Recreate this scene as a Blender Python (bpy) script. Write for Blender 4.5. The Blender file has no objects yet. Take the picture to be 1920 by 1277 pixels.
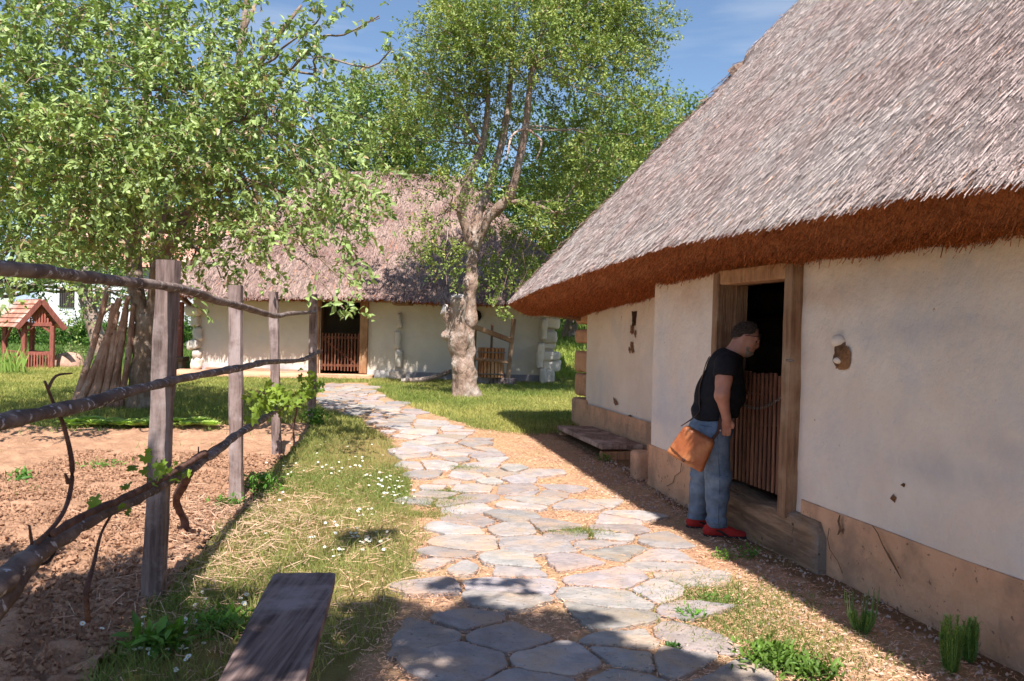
import bpy, math, random
import numpy as np
from mathutils import Vector, Matrix
rad = math.radians
C = bpy.context.scene.collection
random.seed(5)
# ------------------------------------------------------------------ camera, world, sun, exposure
CAMH = 1.5
cam_d = bpy.data.cameras.new('camera'); cam = bpy.data.objects.new('camera', cam_d); C.objects.link(cam)
RM = Matrix.Rotation(rad(90 - .48), 3, 'X') @ Matrix.Rotation(rad(1.43), 3, 'Z')
cam.matrix_world = Matrix.Translation((0, 0, CAMH)) @ RM.to_4x4()
cam_d.sensor_width = 36; cam_d.lens = 30; cam_d.clip_start = .05; cam_d.clip_end = 1500
cam_d.dof.use_dof = True; cam_d.dof.focus_distance = 6.6; cam_d.dof.aperture_fstop = 5.6
bpy.context.scene.camera = cam
SUN_EL, SUN_AZ = 56.0, 173.0          # degrees; the sun stands behind the camera (towards -Y)
LD = Vector((-math.sin(rad(SUN_AZ)) * math.cos(rad(SUN_EL)), -math.cos(rad(SUN_AZ)) * math.cos(rad(SUN_EL)), -math.sin(rad(SUN_EL))))
sd = bpy.data.lights.new('sun', 'SUN'); sd.energy = 5.0; sd.angle = rad(.55); sd.color = (1, .95, .87)
so = bpy.data.objects.new('sun', sd); C.objects.link(so); so.rotation_euler = LD.to_track_quat('-Z', 'Y').to_euler()
so.location = (0, -10, 20)
w = bpy.data.worlds.new('World'); bpy.context.scene.world = w; w.use_nodes = True
nt = w.node_tree; nt.nodes.clear()
sky = nt.nodes.new('ShaderNodeTexSky'); sky.sky_type = 'NISHITA'; sky.sun_disc = False
sky.sun_elevation = rad(SUN_EL); sky.sun_rotation = rad(SUN_AZ); sky.air_density = 1.0; sky.dust_density = .3; sky.ozone_density = 3.2
bg = nt.nodes.new('ShaderNodeBackground'); bg.inputs['Strength'].default_value = .088
wo = nt.nodes.new('ShaderNodeOutputWorld')
tc = nt.nodes.new('ShaderNodeTexCoord'); mp = nt.nodes.new('ShaderNodeMapping'); mp.inputs['Scale'].default_value = (1.2, 1.2, 9)
nz = nt.nodes.new('ShaderNodeTexNoise'); nz.inputs['Scale'].default_value = 2.4; nz.inputs['Detail'].default_value = 7
rp = nt.nodes.new('ShaderNodeMapRange'); rp.inputs[1].default_value = .52; rp.inputs[2].default_value = .8; rp.inputs[3].default_value = 0; rp.inputs[4].default_value = .5
mx = nt.nodes.new('ShaderNodeMix'); mx.data_type = 'RGBA'; mx.inputs[7].default_value = (5.5, 5.8, 6.2, 1)
nt.links.new(tc.outputs['Generated'], mp.inputs[0]); nt.links.new(mp.outputs[0], nz.inputs[0]); nt.links.new(nz.outputs[0], rp.inputs[0])
nt.links.new(rp.outputs[0], mx.inputs[0]); nt.links.new(sky.outputs[0], mx.inputs[6]); nt.links.new(mx.outputs[2], bg.inputs[0]); nt.links.new(bg.outputs[0], wo.inputs[0])
vs = bpy.context.scene.view_settings
vs.view_transform = 'Standard'; vs.look = 'None'; vs.exposure = 0.86; vs.gamma = 1
# ------------------------------------------------------------------ geometry helpers
def sstep(a, b, x):
    t = np.clip((np.asarray(x, float) - a) / (b - a), 0, 1); return t * t * (3 - 2 * t)
def gz(x, y):
    x = np.asarray(x, float); y = np.asarray(y, float)
    return .03 * np.clip(y - 8, 0, 16) + sstep(-1.5, 2.5, x) * .13 * np.clip(y - 24, 0, 26) + .005 * np.clip(y - 24, 0, 300)
def gzf(x, y): return float(gz(x, y))
def ray(px, py):
    return RM @ Vector(((px - 960) / 1600, -(py - 638.5) / 1600, -1))
def P(px, py, Y):
    d = ray(px, py); t = Y / d.y; return np.array((d.x * t, Y, CAMH + d.z * t))
def G(px, py):
    lo, hi = .5, 80
    for _ in range(50):
        m = (lo + hi) / 2; p = P(px, py, m)
        if p[2] > gzf(p[0], p[1]): lo = m
        else: hi = m
    return P(px, py, lo)
_R = np.random.RandomState(11).rand(64, 64, 64).astype(np.float32)
def vnoise(p, scale=1.0):
    q = np.asarray(p, float) * scale + 1000.0
    i = np.floor(q).astype(int); f = q - i; f = f * f * (3 - 2 * f); i &= 63; j = (i + 1) & 63
    x0, y0, z0 = i[..., 0], i[..., 1], i[..., 2]; x1, y1, z1 = j[..., 0], j[..., 1], j[..., 2]
    fx, fy, fz = f[..., 0], f[..., 1], f[..., 2]
    a = _R[x0, y0, z0] * (1 - fx) + _R[x1, y0, z0] * fx; b = _R[x0, y1, z0] * (1 - fx) + _R[x1, y1, z0] * fx
    c = _R[x0, y0, z1] * (1 - fx) + _R[x1, y0, z1] * fx; d = _R[x0, y1, z1] * (1 - fx) + _R[x1, y1, z1] * fx
    return ((a * (1 - fy) + b * fy) * (1 - fz) + (c * (1 - fy) + d * fy) * fz) * 2 - 1
def fbm(p, scale=1.0, o=4):
    s = 0; a = 1; t = 0
    for k in range(o): s = s + a * vnoise(p, scale * 2.03 ** k); t += a; a *= .5
    return s / t
def nrm(v):
    v = np.asarray(v, float); return v / np.maximum(np.linalg.norm(v, axis=-1, keepdims=True), 1e-9)
def xy0(x, y): return np.stack([x, y, np.zeros_like(x)], -1)
class MB:
    def __init__(s): s.V = []; s.F = []; s.C = []; s.n = 0
    def add(s, V, F, col=(1, 1, 1), mi=0):
        V = np.asarray(V, float).reshape(-1, 3)
        if isinstance(F, list):
            g = {}
            for f in F: g.setdefault(len(f), []).append(f)
            Fs = [np.array(x) for x in g.values()]
        else: Fs = [F]
        for f in Fs: s.F.append((f + s.n, mi))
        c = np.asarray(col, float)
        s.C.append(np.broadcast_to(c, (len(V), 3)) if c.ndim == 1 else c)
        s.V.append(V); s.n += len(V); return s
    def box(s, c, size, R=None, col=(1, 1, 1), mi=0, bev=0.012, wob=0.0):
        h = np.array(size, float) / 2; b = min(bev, h.min() * .45)
        V = []; 
        for sx in (-1, 1):
            for sy in (-1, 1):
                for sz in (-1, 1):
                    sg = np.array((sx, sy, sz), float)
                    for ax in range(3):
                        v = sg * (h - b); v[ax] = sg[ax] * h[ax]; V.append(v)
        V = np.array(V)
        def vi(sx, sy, sz, ax): return (((sx > 0) * 4 + (sy > 0) * 2 + (sz > 0)) * 3 + ax)
        F = []
        for ax in range(3):
            o = [a for a in range(3) if a != ax]
            for sg in (-1, 1):
                q = []
                for (u, v) in ((-1, -1), (1, -1), (1, 1), (-1, 1)):
                    k = [0, 0, 0]; k[ax] = sg; k[o[0]] = u; k[o[1]] = v; q.append(vi(*k, ax))
                F.append(q)
        for ax in range(3):      # edges parallel to ax
            o = [a for a in range(3) if a != ax]
            for u in (-1, 1):
                for v in (-1, 1):
                    k0 = [0, 0, 0]; k0[o[0]] = u; k0[o[1]] = v; k1 = list(k0); k0[ax] = -1; k1[ax] = 1
                    F.append([vi(*k0, o[0]), vi(*k1, o[0]), vi(*k1, o[1]), vi(*k0, o[1])])
        for sx in (-1, 1):
            for sy in (-1, 1):
                for sz in (-1, 1): F.append([vi(sx, sy, sz, 0), vi(sx, sy, sz, 1), vi(sx, sy, sz, 2)])
        if R is not None: V = V @ np.array(R).T
        V = V + np.array(c)
        if wob: V = V + wob * np.stack([vnoise(V + 7, 6), vnoise(V + 19, 6), vnoise(V + 31, 6)], -1)
        return s.add(V, F, col, mi)
    def tube(s, pts, r, n=8, sub=4, rough=0.0, rs=8.0, col=(1, 1, 1), mi=0, flat=1.0, caps=True):
        pts = np.asarray(pts, float); r = np.broadcast_to(np.asarray(r, float), (len(pts),))
        if len(pts) > 2 and sub > 1:
            Q = []; Rr = []
            for i in range(len(pts) - 1):
                p0 = pts[max(i - 1, 0)]; p1 = pts[i]; p2 = pts[i + 1]; p3 = pts[min(i + 2, len(pts) - 1)]
                for k in range(sub):
                    t = k / sub
                    Q.append(.5 * ((2 * p1) + (-p0 + p2) * t + (2 * p0 - 5 * p1 + 4 * p2 - p3) * t * t + (-p0 + 3 * p1 - 3 * p2 + p3) * t ** 3)); Rr.append(r[i] * (1 - t) + r[i + 1] * t)
            Q.append(pts[-1]); Rr.append(r[-1]); pts = np.array(Q); r = np.array(Rr)
        elif len(pts) == 2 and sub > 1:
            t = np.linspace(0, 1, sub + 1)[:, None]; pts = pts[0] * (1 - t) + pts[1] * t; r = r[0] * (1 - t[:, 0]) + r[-1] * t[:, 0]
        T = nrm(np.gradient(pts, axis=0)); up = np.array((0, 0, 1.)) if abs(T[0][2]) < .9 else np.array((0, 1., 0))
        a = nrm(np.cross(T, up)); b = nrm(np.cross(a, T))
        th = np.linspace(0, 2 * np.pi, n, endpoint=False)
        ring = np.cos(th)[None, :, None] * a[:, None, :] + flat * np.sin(th)[None, :, None] * b[:, None, :]
        V = pts[:, None, :] + ring * r[:, None, None]
        if rough: V = V + ring * (r[:, None] * rough * fbm(V, rs, 3))[..., None]
        m = len(pts); idx = np.arange(m * n).reshape(m, n)
        F = np.stack([idx[:-1], np.roll(idx, -1, 1)[:-1], np.roll(idx, -1, 1)[1:], idx[1:]], -1).reshape(-1, 4)
        Fl = [F]
        s.add(V.reshape(-1, 3), F, col, mi)
        if caps:
            base = s.n - m * n
            s.F.append((np.array([list(idx[0][::-1] + base)]), mi)); s.F.append((np.array([list(idx[-1] + base)]), mi))
        return s
    def grid(s, X, col=(1, 1, 1), mi=0):      # X: (a,b,3)
        a, b = X.shape[:2]; idx = np.arange(a * b).reshape(a, b)
        F = np.stack([idx[:-1, :-1], idx[1:, :-1], idx[1:, 1:], idx[:-1, 1:]], -1).reshape(-1, 4)
        c = np.asarray(col, float)
        if c.ndim == 3: c = c.reshape(-1, 3)
        return s.add(X.reshape(-1, 3), F, c, mi)
    def build(s, name, mats, parent=None, smooth=False, origin=None, M=None):
        V = np.concatenate(s.V); Cc = np.concatenate(s.C)
        if M is not None: V = V @ np.array(M[0]).T + np.array(M[1])
        mw = wm(parent) if parent else Matrix.Identity(4)
        me = bpy.data.meshes.new(name); ob = bpy.data.objects.new(name, me)
        if parent is not None:
            ob.parent = parent; I = np.array(mw.inverted()); V = V @ I[:3, :3].T + I[:3, 3]
            if parent.type == 'MESH' or origin is None: pass
        elif origin is not None:
            V = V - np.array(origin); ob.location = origin
        nl = sum(f.size for f, _ in s.F); nf = sum(len(f) for f, _ in s.F)
        me.vertices.add(len(V)); me.vertices.foreach_set('co', V.astype(np.float32).ravel())
        me.loops.add(nl); me.polygons.add(nf)
        me.loops.foreach_set('vertex_index', np.concatenate([f.ravel() for f, _ in s.F]).astype(np.int32))
        tot = np.concatenate([np.full(len(f), f.shape[1]) for f, _ in s.F]).astype(np.int32)
        me.polygons.foreach_set('loop_start', np.concatenate([[0], np.cumsum(tot)[:-1]]).astype(np.int32))
        me.polygons.foreach_set('loop_total', tot)
        me.polygons.foreach_set('material_index', np.concatenate([np.full(len(f), m) for f, m in s.F]).astype(np.int32))
        me.polygons.foreach_set('use_smooth', np.full(nf, smooth))
        me.update(calc_edges=True)
        at = me.color_attributes.new('col', 'FLOAT_COLOR', 'POINT')
        at.data.foreach_set('color', np.concatenate([Cc, np.ones((len(Cc), 1))], 1).astype(np.float32).ravel())
        for m in (mats if isinstance(mats, (list, tuple)) else [mats]): me.materials.append(m)
        C.objects.link(ob); return ob
def wm(o):
    if o is None: return Matrix.Identity(4)
    return wm(o.parent) @ o.matrix_basis
def tag(o, label, cat, group=None, kind=None):
    if label: o['label'] = label
    if cat: o['category'] = cat
    if group: o['group'] = group
    if kind: o['kind'] = kind
    return o
def thing(name, label, cat, loc=(0, 0, 0), rz=0, group=None):
    o = bpy.data.objects.new(name, None); C.objects.link(o); o.empty_display_size = .2
    o.location = loc; o.rotation_euler = (0, 0, rz)
    o.matrix_basis = Matrix.Translation(Vector([float(a) for a in loc])) @ Matrix.Rotation(rz, 4, 'Z')
    return tag(o, label, cat, group)
def copy_tree(o, parent=None):
    c = o.copy(); C.objects.link(c); c.parent = parent
    for ch in [x for x in C.objects if x.parent == o]: copy_tree(ch, c)
    return c
def inpoly(x, y, poly):
    x = np.asarray(x); y = np.asarray(y); r = np.zeros(x.shape, bool); n = len(poly)
    for i in range(n):
        x0, y0 = poly[i]; x1, y1 = poly[(i + 1) % n]
        c = ((y0 > y) != (y1 > y)) & (x < (x1 - x0) * (y - y0) / (y1 - y0 + 1e-12) + x0); r ^= c
    return r
def rotm(ax, ang):
    return np.array(Matrix.Rotation(ang, 3, ax))
# ------------------------------------------------------------------ signed distance bodies
def smin(a, b, k):
    h = np.maximum(k - np.abs(a - b), 0) / k; return np.minimum(a, b) - h * h * k * .25
def cap(p, a, b, ra, rb, sy=1.0):
    a = np.array(a, float); b = np.array(b, float); q = p - a; d = b - a
    if sy != 1.0: q = q * np.array((1, 1 / sy, 1)); d = d * np.array((1, 1 / sy, 1))
    h = np.clip((q @ d) / max(d @ d, 1e-9), 0, 1)
    return np.linalg.norm(q - h[..., None] * d, axis=-1) - (ra + (rb - ra) * h)
def ell(p, c, r, R=None):
    q = p - np.array(c, float)
    if R is not None: q = q @ np.array(R)
    r = np.array(r, float); k0 = np.linalg.norm(q / r, axis=-1); k1 = np.linalg.norm(q / (r * r), axis=-1)
    return k0 * (k0 - 1) / np.maximum(k1, 1e-9)
def rbox(p, c, h, rr, R=None):
    q = p - np.array(c, float)
    if R is not None: q = q @ np.array(R)
    q = np.abs(q) - (np.array(h) - rr)
    return np.linalg.norm(np.maximum(q, 0), axis=-1) + np.minimum(q.max(-1), 0) - rr
def nets(fn, lo, hi, res):
    lo = np.array(lo, float); hi = np.array(hi, float)
    ax = [np.arange(lo[i], hi[i] + res, res) for i in range(3)]
    g = np.stack(np.meshgrid(*ax, indexing='ij'), -1).astype(np.float32)
    V = fn(g).astype(np.float32); nx, ny, nzz = V.shape
    def sl(o): return V[o[0]:nx - 1 + o[0], o[1]:ny - 1 + o[1], o[2]:nzz - 1 + o[2]]
    acc = np.zeros((nx - 1, ny - 1, nzz - 1, 3), np.float32); cnt = np.zeros((nx - 1, ny - 1, nzz - 1), np.float32)
    for a in [(i, j, k) for i in (0, 1) for j in (0, 1) for k in (0, 1)]:
        for d in range(3):
            if a[d]: continue
            b = list(a); b[d] = 1; Va = sl(a); Vb = sl(b); m = (Va < 0) != (Vb < 0)
            t = np.where(m, Va / np.where(m, Va - Vb, 1), 0)
            for e in range(3): acc[..., e] += m * (a[e] + (t if e == d else 0))
            cnt += m
    act = cnt > 0; idx = np.full(act.shape, -1); idx[act] = np.arange(act.sum())
    ii = np.stack(np.nonzero(act), -1); VV = lo + (ii + acc[act] / cnt[act][:, None]) * res
    F = []
    for d in range(3):
        o = [e for e in range(3) if e != d]
        A = [slice(0, n) for n in V.shape]; B = list(A); A[d] = slice(0, V.shape[d] - 1); B[d] = slice(1, V.shape[d])
        sa = V[tuple(A)] < 0; sb = V[tuple(B)] < 0; m = sa != sb
        q = np.stack(np.nonzero(m), -1); fl = sa[m]
        ok = (q[:, o[0]] >= 1) & (q[:, o[1]] >= 1) & (q[:, o[0]] < V.shape[o[0]] - 1) & (q[:, o[1]] < V.shape[o[1]] - 1)
        q = q[ok]; fl = fl[ok]
        def cell(u, v):
            r = q.copy(); r[:, o[0]] += u; r[:, o[1]] += v; return idx[r[:, 0], r[:, 1], r[:, 2]]
        Q = np.stack([cell(-1, -1), cell(0, -1), cell(0, 0), cell(-1, 0)], -1)
        if d == 1: fl = ~fl
        Q[~fl] = Q[~fl][:, ::-1]; F.append(Q)
    return VV, np.concatenate(F)
# ------------------------------------------------------------------ materials
def mat(name, c1, c2, scale=5, stretch=(1, 1, 1), rough=.85, bump=.3, bs=None, c3=None, s3=.8, t3=.5, w3=.12, spec=.2, transl=0.0, metal=0.0, dist=0.02, c4=None, s4=30, t4=.62):
    m = bpy.data.materials.new(name); m.use_nodes = True; t = m.node_tree; N = t.nodes; L = t.links; N.clear()
    out = N.new('ShaderNodeOutputMaterial'); b = N.new('ShaderNodeBsdfPrincipled')
    b.inputs['Roughness'].default_value = rough; b.inputs['Specular IOR Level'].default_value = spec; b.inputs['Metallic'].default_value = metal
    co = N.new('ShaderNodeTexCoord'); mp = N.new('ShaderNodeMapping'); mp.inputs['Scale'].default_value = stretch
    L.new(co.outputs['Object'], mp.inputs[0])
    def noise(sc, det=6, vec=mp):
        n = N.new('ShaderNodeTexNoise'); n.inputs['Scale'].default_value = sc; n.inputs['Detail'].default_value = det; n.inputs['Roughness'].default_value = .62; L.new(vec.outputs[0] if vec is mp else vec.outputs['Object'], n.inputs[0]); return n
    def ramp(src, a, bb):
        r = N.new('ShaderNodeMapRange'); r.interpolation_type = 'SMOOTHSTEP'; r.inputs[1].default_value = a; r.inputs[2].default_value = bb; L.new(src, r.inputs[0]); return r.outputs[0]
    def mixc(f, a, bb):
        x = N.new('ShaderNodeMix'); x.data_type = 'RGBA'; L.new(f, x.inputs[0])
        for s_, v in ((6, a), (7, bb)):
            if isinstance(v, tuple): x.inputs[s_].default_value = (*v, 1)
            else: L.new(v, x.inputs[s_])
        return x.outputs[2]
    n1 = noise(scale); col = mixc(ramp(n1.outputs[0], .32, .68), c1, c2)
    if c3: n3 = noise(s3, 5, co); col = mixc(ramp(n3.outputs[0], t3 - w3, t3 + w3), col, c3)
    if c4: n4 = noise(s4, 3, co); col = mixc(ramp(n4.outputs[0], t4 - .03, t4 + .03), col, c4)
    at = N.new('ShaderNodeAttribute'); at.attribute_name = 'col'
    mu = N.new('ShaderNodeMix'); mu.data_type = 'RGBA'; mu.blend_type = 'MULTIPLY'; mu.inputs[0].default_value = 1
    L.new(col, mu.inputs[6]); L.new(at.outputs['Color'], mu.inputs[7]); L.new(mu.outputs[2], b.inputs['Base Color'])
    if bump:
        nb = noise(bs or scale * 3, 8); bu = N.new('ShaderNodeBump'); bu.inputs['Strength'].default_value = bump; bu.inputs['Distance'].default_value = dist
        L.new(nb.outputs[0], bu.inputs['Height']); L.new(bu.outputs[0], b.inputs['Normal'])
    sh = b.outputs[0]
    if transl:
        tr = N.new('ShaderNodeBsdfTranslucent'); g = N.new('ShaderNodeMix'); g.data_type = 'RGBA'; g.blend_type = 'MULTIPLY'; g.inputs[0].default_value = 1
        L.new(mu.outputs[2], g.inputs[6]); g.inputs[7].default_value = (1.1, 1.3, .6, 1); L.new(g.outputs[2], tr.inputs[0])
        ms = N.new('ShaderNodeMixShader'); ms.inputs[0].default_value = transl; L.new(sh, ms.inputs[1]); L.new(tr.outputs[0], ms.inputs[2]); sh = ms.outputs[0]
    L.new(sh, out.inputs[0]); return m
M = {}
M['ground'] = mat('ground_earth', (.44, .29, .19), (.30, .19, .12), 9, bump=.9, bs=45, dist=.02, c3=(.36, .26, .15), s3=2.5)
M['soil'] = mat('tilled_soil', (.50, .29, .185), (.36, .20, .125), 7, bump=1, bs=38, dist=.03)
M['stone'] = mat('flagstone', (.43, .375, .36), (.29, .26, .255), 7, bump=1, bs=14, dist=.028, c3=(.44, .33, .26), s3=3.6, t3=.55, rough=.8, c4=(.20, .17, .15), s4=34, t4=.66)
M['straw'] = mat('dry_straw', (.66, .45, .335), (.48, .30, .205), 30, bump=0)
M['grass'] = mat('grass_blades', (.145, .17, .06), (.185, .20, .08), 3, bump=0, rough=.6, transl=.3)
M['leaf_a'] = mat('apple_leaf', (.245, .295, .12), (.165, .215, .085), 4, bump=0, rough=.45, spec=.45, transl=.22)
M['leaf_p'] = mat('plum_leaf', (.20, .255, .08), (.14, .19, .06), 2, bump=0, rough=.5, spec=.35, transl=.2)
M['leaf_d'] = mat('dark_leaf', (.085, .14, .03), (.06, .11, .025), 2, bump=0, rough=.5, spec=.3, transl=.3)
M['leaf_v'] = mat('vine_leaf', (.20, .27, .05), (.14, .21, .04), 8, bump=0, rough=.45, transl=.35)
M['bark'] = mat('bark', (.30, .21, .15), (.17, .11, .08), 10, (1, 1, .3), bump=1, bs=24, dist=.05, c3=(.38, .32, .28), s3=3.5, t3=.58)
M['bark_pale'] = mat('pale_bark', (.42, .29, .23), (.24, .155, .12), 9, (1, 1, .45), bump=1, bs=26, dist=.06, c3=(.52, .43, .38), s3=3, t3=.56, c4=(.12, .08, .06), s4=7, t4=.7)
M['sawn'] = mat('sawn_wood', (.58, .52, .50), (.44, .38, .36), 12, bump=.3)
M['thatch'] = mat('reed_thatch', (.60, .465, .44), (.43, .33, .31), 30, bump=.8, bs=60, dist=.03, c3=(.54, .46, .44), s3=.8)
M['hip'] = mat('weathered_hip_reed', (.36, .25, .20), (.18, .12, .10), 25, bump=1, bs=60, dist=.03)
M['thatch_far'] = mat('old_thatch', (.35, .225, .20), (.21, .13, .115), 20, bump=.8, bs=50, dist=.03, c3=(.38, .27, .235), s3=1.0)
M['under'] = mat('cut_reed_ends', (.72, .26, .10), (.40, .12, .045), 60, bump=1, bs=110, dist=.03)
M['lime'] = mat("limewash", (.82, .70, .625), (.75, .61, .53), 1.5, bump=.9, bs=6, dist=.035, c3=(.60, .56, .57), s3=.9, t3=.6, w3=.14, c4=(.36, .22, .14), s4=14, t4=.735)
M['lime_far'] = mat('old_limewash', (.74, .65, .55), (.66, .57, .47), 1.8, bump=.6, bs=5, dist=.03, c3=(.62, .57, .53), s3=.7, t3=.56, c4=(.42, .3, .2), s4=9, t4=.74)
M['plinth'] = mat('clay_plinth', (.70, .40, .255), (.62, .345, .215), 4, bump=.9, bs=11, dist=.03, c3=(.42, .25, .17), s3=2.5, t3=.58, c4=(.26, .15, .095), s4=24, t4=.665)
M['plinth_w'] = mat('white_plinth', (.70, .64, .62), (.6, .54, .53), 4, bump=.5, bs=10, c3=(.32, .30, .33), s3=1.2, t3=.56)
M['plinth_g'] = mat('grey_plinth', (.24, .225, .26), (.31, .29, .32), 5, bump=.5, bs=10, c3=(.45, .42, .42), s3=2, t3=.62)
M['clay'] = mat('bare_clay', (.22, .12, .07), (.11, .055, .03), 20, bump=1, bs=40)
M['dark'] = mat('dark_gap', (.03, .018, .012), (.02, .012, .01), 10, bump=.2)
M['timber'] = mat('old_timber', (.33, .185, .11), (.19, .10, .06), 5, (6, 6, .5), bump=.9, bs=9, dist=.02, c3=(.42, .28, .19), s3=1.6, t3=.55)
M['timber_u'] = mat('old_timber_sill', (.44, .27, .17), (.19, .11, .07), 3.2, (6, .8, 7), bump=1, bs=7, dist=.03, c3=(.30, .235, .2), s3=3, t3=.58, c4=(.10, .06, .04), s4=11, t4=.68)
M['timber_h'] = mat('old_timber_log', (.40, .24, .15), (.22, .125, .08), 3.5, (.8, 5, 5), bump=.9, bs=8, dist=.02, c3=(.26, .2, .17), s3=3, t3=.58)
M['slat'] = mat('slat_wood', (.22, .085, .048), (.10, .04, .026), 6, (8, 8, .6), bump=.5, bs=12)
M['grey_wood'] = mat('weathered_wood', (.27, .205, .19), (.10, .072, .065), 4, (7, 7, .6), bump=1, bs=9, dist=.015, c3=(.36, .30, .29), s3=4, t3=.56)
M['rail_wood'] = mat('lichen_rail', (.17, .12, .105), (.09, .06, .055), 6, (1, 1, 1), bump=1, bs=24, dist=.015, c3=(.26, .2, .18), s3=7, t3=.55, c4=(.55, .52, .55), s4=26, t4=.63)
M['plank'] = mat('bench_plank', (.27, .19, .175), (.07, .045, .045), 2.2, (16, .6, 3), bump=1, bs=8, dist=.008, c3=(.33, .26, .26), s3=3, t3=.56)
M['vine'] = mat('vine_bark', (.19, .10, .075), (.09, .045, .04), 14, bump=1, bs=40)
M['red'] = mat('red_stained_wood', (.34, .115, .085), (.22, .07, .055), 6, (5, 5, 1), bump=.3)
M['tile'] = mat('clay_tiles', (.58, .30, .22), (.42, .18, .13), 5, (2, 2, 2), bump=.4, c3=(.56, .42, .36), s3=1.8, t3=.55)
M['white'] = mat('white_plaster', (.74, .75, .80), (.64, .66, .72), 1, bump=.1)
M['glass'] = mat('dark_window', (.04, .045, .05), (.03, .03, .035), 3, bump=0, rough=.2, spec=.5)
M['rock'] = mat('rubble_stone', (.48, .40, .35), (.35, .28, .24), 8, bump=.8, bs=18)
M['petal'] = mat('daisy_petal', (.85, .85, .83), (.8, .8, .78), 5, bump=0, transl=.2)
M['yolk'] = mat('daisy_heart', (.8, .55, .05), (.7, .45, .04), 5, bump=0)
M['metal'] = mat('chain_metal', (.30, .27, .25), (.2, .17, .15), 20, bump=.2, rough=.5, metal=.7)
M['skin'] = mat('skin', (.50, .235, .17), (.42, .18, .125), 14, bump=.15, bs=60, rough=.55, spec=.35, dist=.004)
M['shirt'] = mat('black_cotton', (.013, .012, .016), (.018, .017, .021), 30, bump=.35, bs=9, dist=.02, rough=.9)
M['denim'] = mat('grey_blue_denim', (.145, .195, .28), (.09, .125, .185), 12, bump=.4, bs=18, dist=.012, rough=.9, c3=(.20, .25, .33), s3=5, t3=.55)
M['hair'] = mat('dark_hair', (.045, .03, .024), (.09, .065, .055), 60, bump=.8, bs=90, dist=.008)
M['beard'] = mat('grey_beard', (.30, .25, .22), (.20, .14, .11), 60, bump=.8, bs=90, dist=.006)
M['shoe'] = mat('red_suede', (.42, .03, .025), (.33, .02, .02), 20, bump=.2, rough=.75)
M['sole'] = mat('dark_rubber', (.03, .02, .02), (.04, .03, .03), 20, bump=0)
M['leather'] = mat('tan_leather', (.37, .115, .04), (.25, .07, .024), 10, bump=.35, bs=30, dist=.006, rough=.5, spec=.4, c3=(.48, .19, .075), s3=6, t3=.56)
M['strap'] = mat('dark_leather', (.07, .03, .02), (.05, .02, .015), 10, bump=.1, rough=.5)
M['horsetail'] = mat('horsetail_green', (.16, .27, .08), (.11, .2, .06), 20, bump=0, transl=.2)
# ------------------------------------------------------------------ zones on the ground
def gp(L): return [tuple(G(*p)[:2]) for p in L]
SOIL = gp([(-700, 806), (130, 803), (400, 799), (585, 793), (575, 820), (505, 885), (455, 965), (395, 1010), (330, 1100), (250, 1190), (180, 1277), (60, 1500), (-1500, 1500)])
PATH = gp([(600, 722), (690, 722), (720, 745), (790, 775), (880, 815), (960, 860), (1040, 900), (1130, 940), (1250, 975), (1290, 1010), (1310, 1100), (1350, 1180), (1400, 1277), (1500, 1500), (700, 1500), (790, 1277), (770, 1180), (790, 1100), (800, 1000), (785, 930), (765, 880), (745, 830), (690, 790), (620, 765), (590, 745)])
DRY = gp([(600, 718), (690, 718), (722, 742), (800, 775), (900, 805), (990, 815), (1030, 815), (1090, 800), (1300, 800), (2600, 1300), (2600, 1700), (500, 1700), (600, 1400), (640, 1250), (740, 1150), (770, 1080), (785, 1000), (775, 930), (765, 880), (735, 830), (680, 790), (600, 765), (585, 745)])
rs = np.random.RandomState(3)
def axis(a, b, st, far, g=1.25):
    mid = list(np.arange(a, b, st)); s = st; lo = []; x = a
    while x > -far: s *= g; x -= s; lo.append(x)
    s = st; hi = []; x = mid[-1]
    while x < far: s *= g; x += s; hi.append(x)
    return np.array(lo[::-1] + mid + hi)
gx = axis(-6.5, 5.5, .07, 600); gy = axis(1.2, 17, .07, 600)
X, Y = np.meshgrid(gx, gy, indexing='ij'); p3 = xy0(X, Y)
near = ((np.abs(X) < 14) & (Y < 26) & (Y > -6)).astype(float)
Z = gz(X, Y) + near * (.018 * fbm(p3, 1.3) + .008 * fbm(p3, 6))
jx = X + .12 * fbm(p3, 3); jy = Y + .2 * fbm(p3 + 9, 3)
dry = inpoly(jx, jy, DRY); soil = inpoly(X, Y, SOIL)
col = np.zeros(X.shape + (3,)); n = (fbm(p3, .9) * .5 + .5)[..., None]
col[:] = np.array((.34, .62, .22)) * (1 - n) + np.array((.60, .75, .38)) * n
verge = (Y < 12) & ~soil & ~dry
col[verge] = (np.array((.85, .80, .55)) * n + np.array((.42, .60, .28)) * (1 - n))[verge]
n2 = (fbm(p3 + 5, 4) * .5 + .5)[..., None]
col[dry] = (np.array((1.45, 1.3, 1.25)) * n2 + np.array((1.05, .95, .9)) * (1 - n2))[dry]
Z[soil] -= .06
ft = inpoly(jx, Y, gp([(1000, 800), (1180, 890), (1300, 975), (1370, 1025), (1480, 1080), (1600, 1138), (1800, 1240), (2400, 1560), (3000, 1640), (1500, 700)])); col[ft] = (np.array((.75, .62, .5)) * n2 + np.array((.45, .36, .3)) * (1 - n2))[ft]  # bare earth at the wall foot, darkened to deepen the eave shadow
col[(Y > 26)] = (.30, .52, .18)
mb = MB(); mb.grid(np.stack([X, Y, Z], -1), col); ob = mb.build('ground', M['ground'], smooth=True); tag(ob, 'meadow and bare earth around the two thatched cottages', None, kind='structure')
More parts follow.
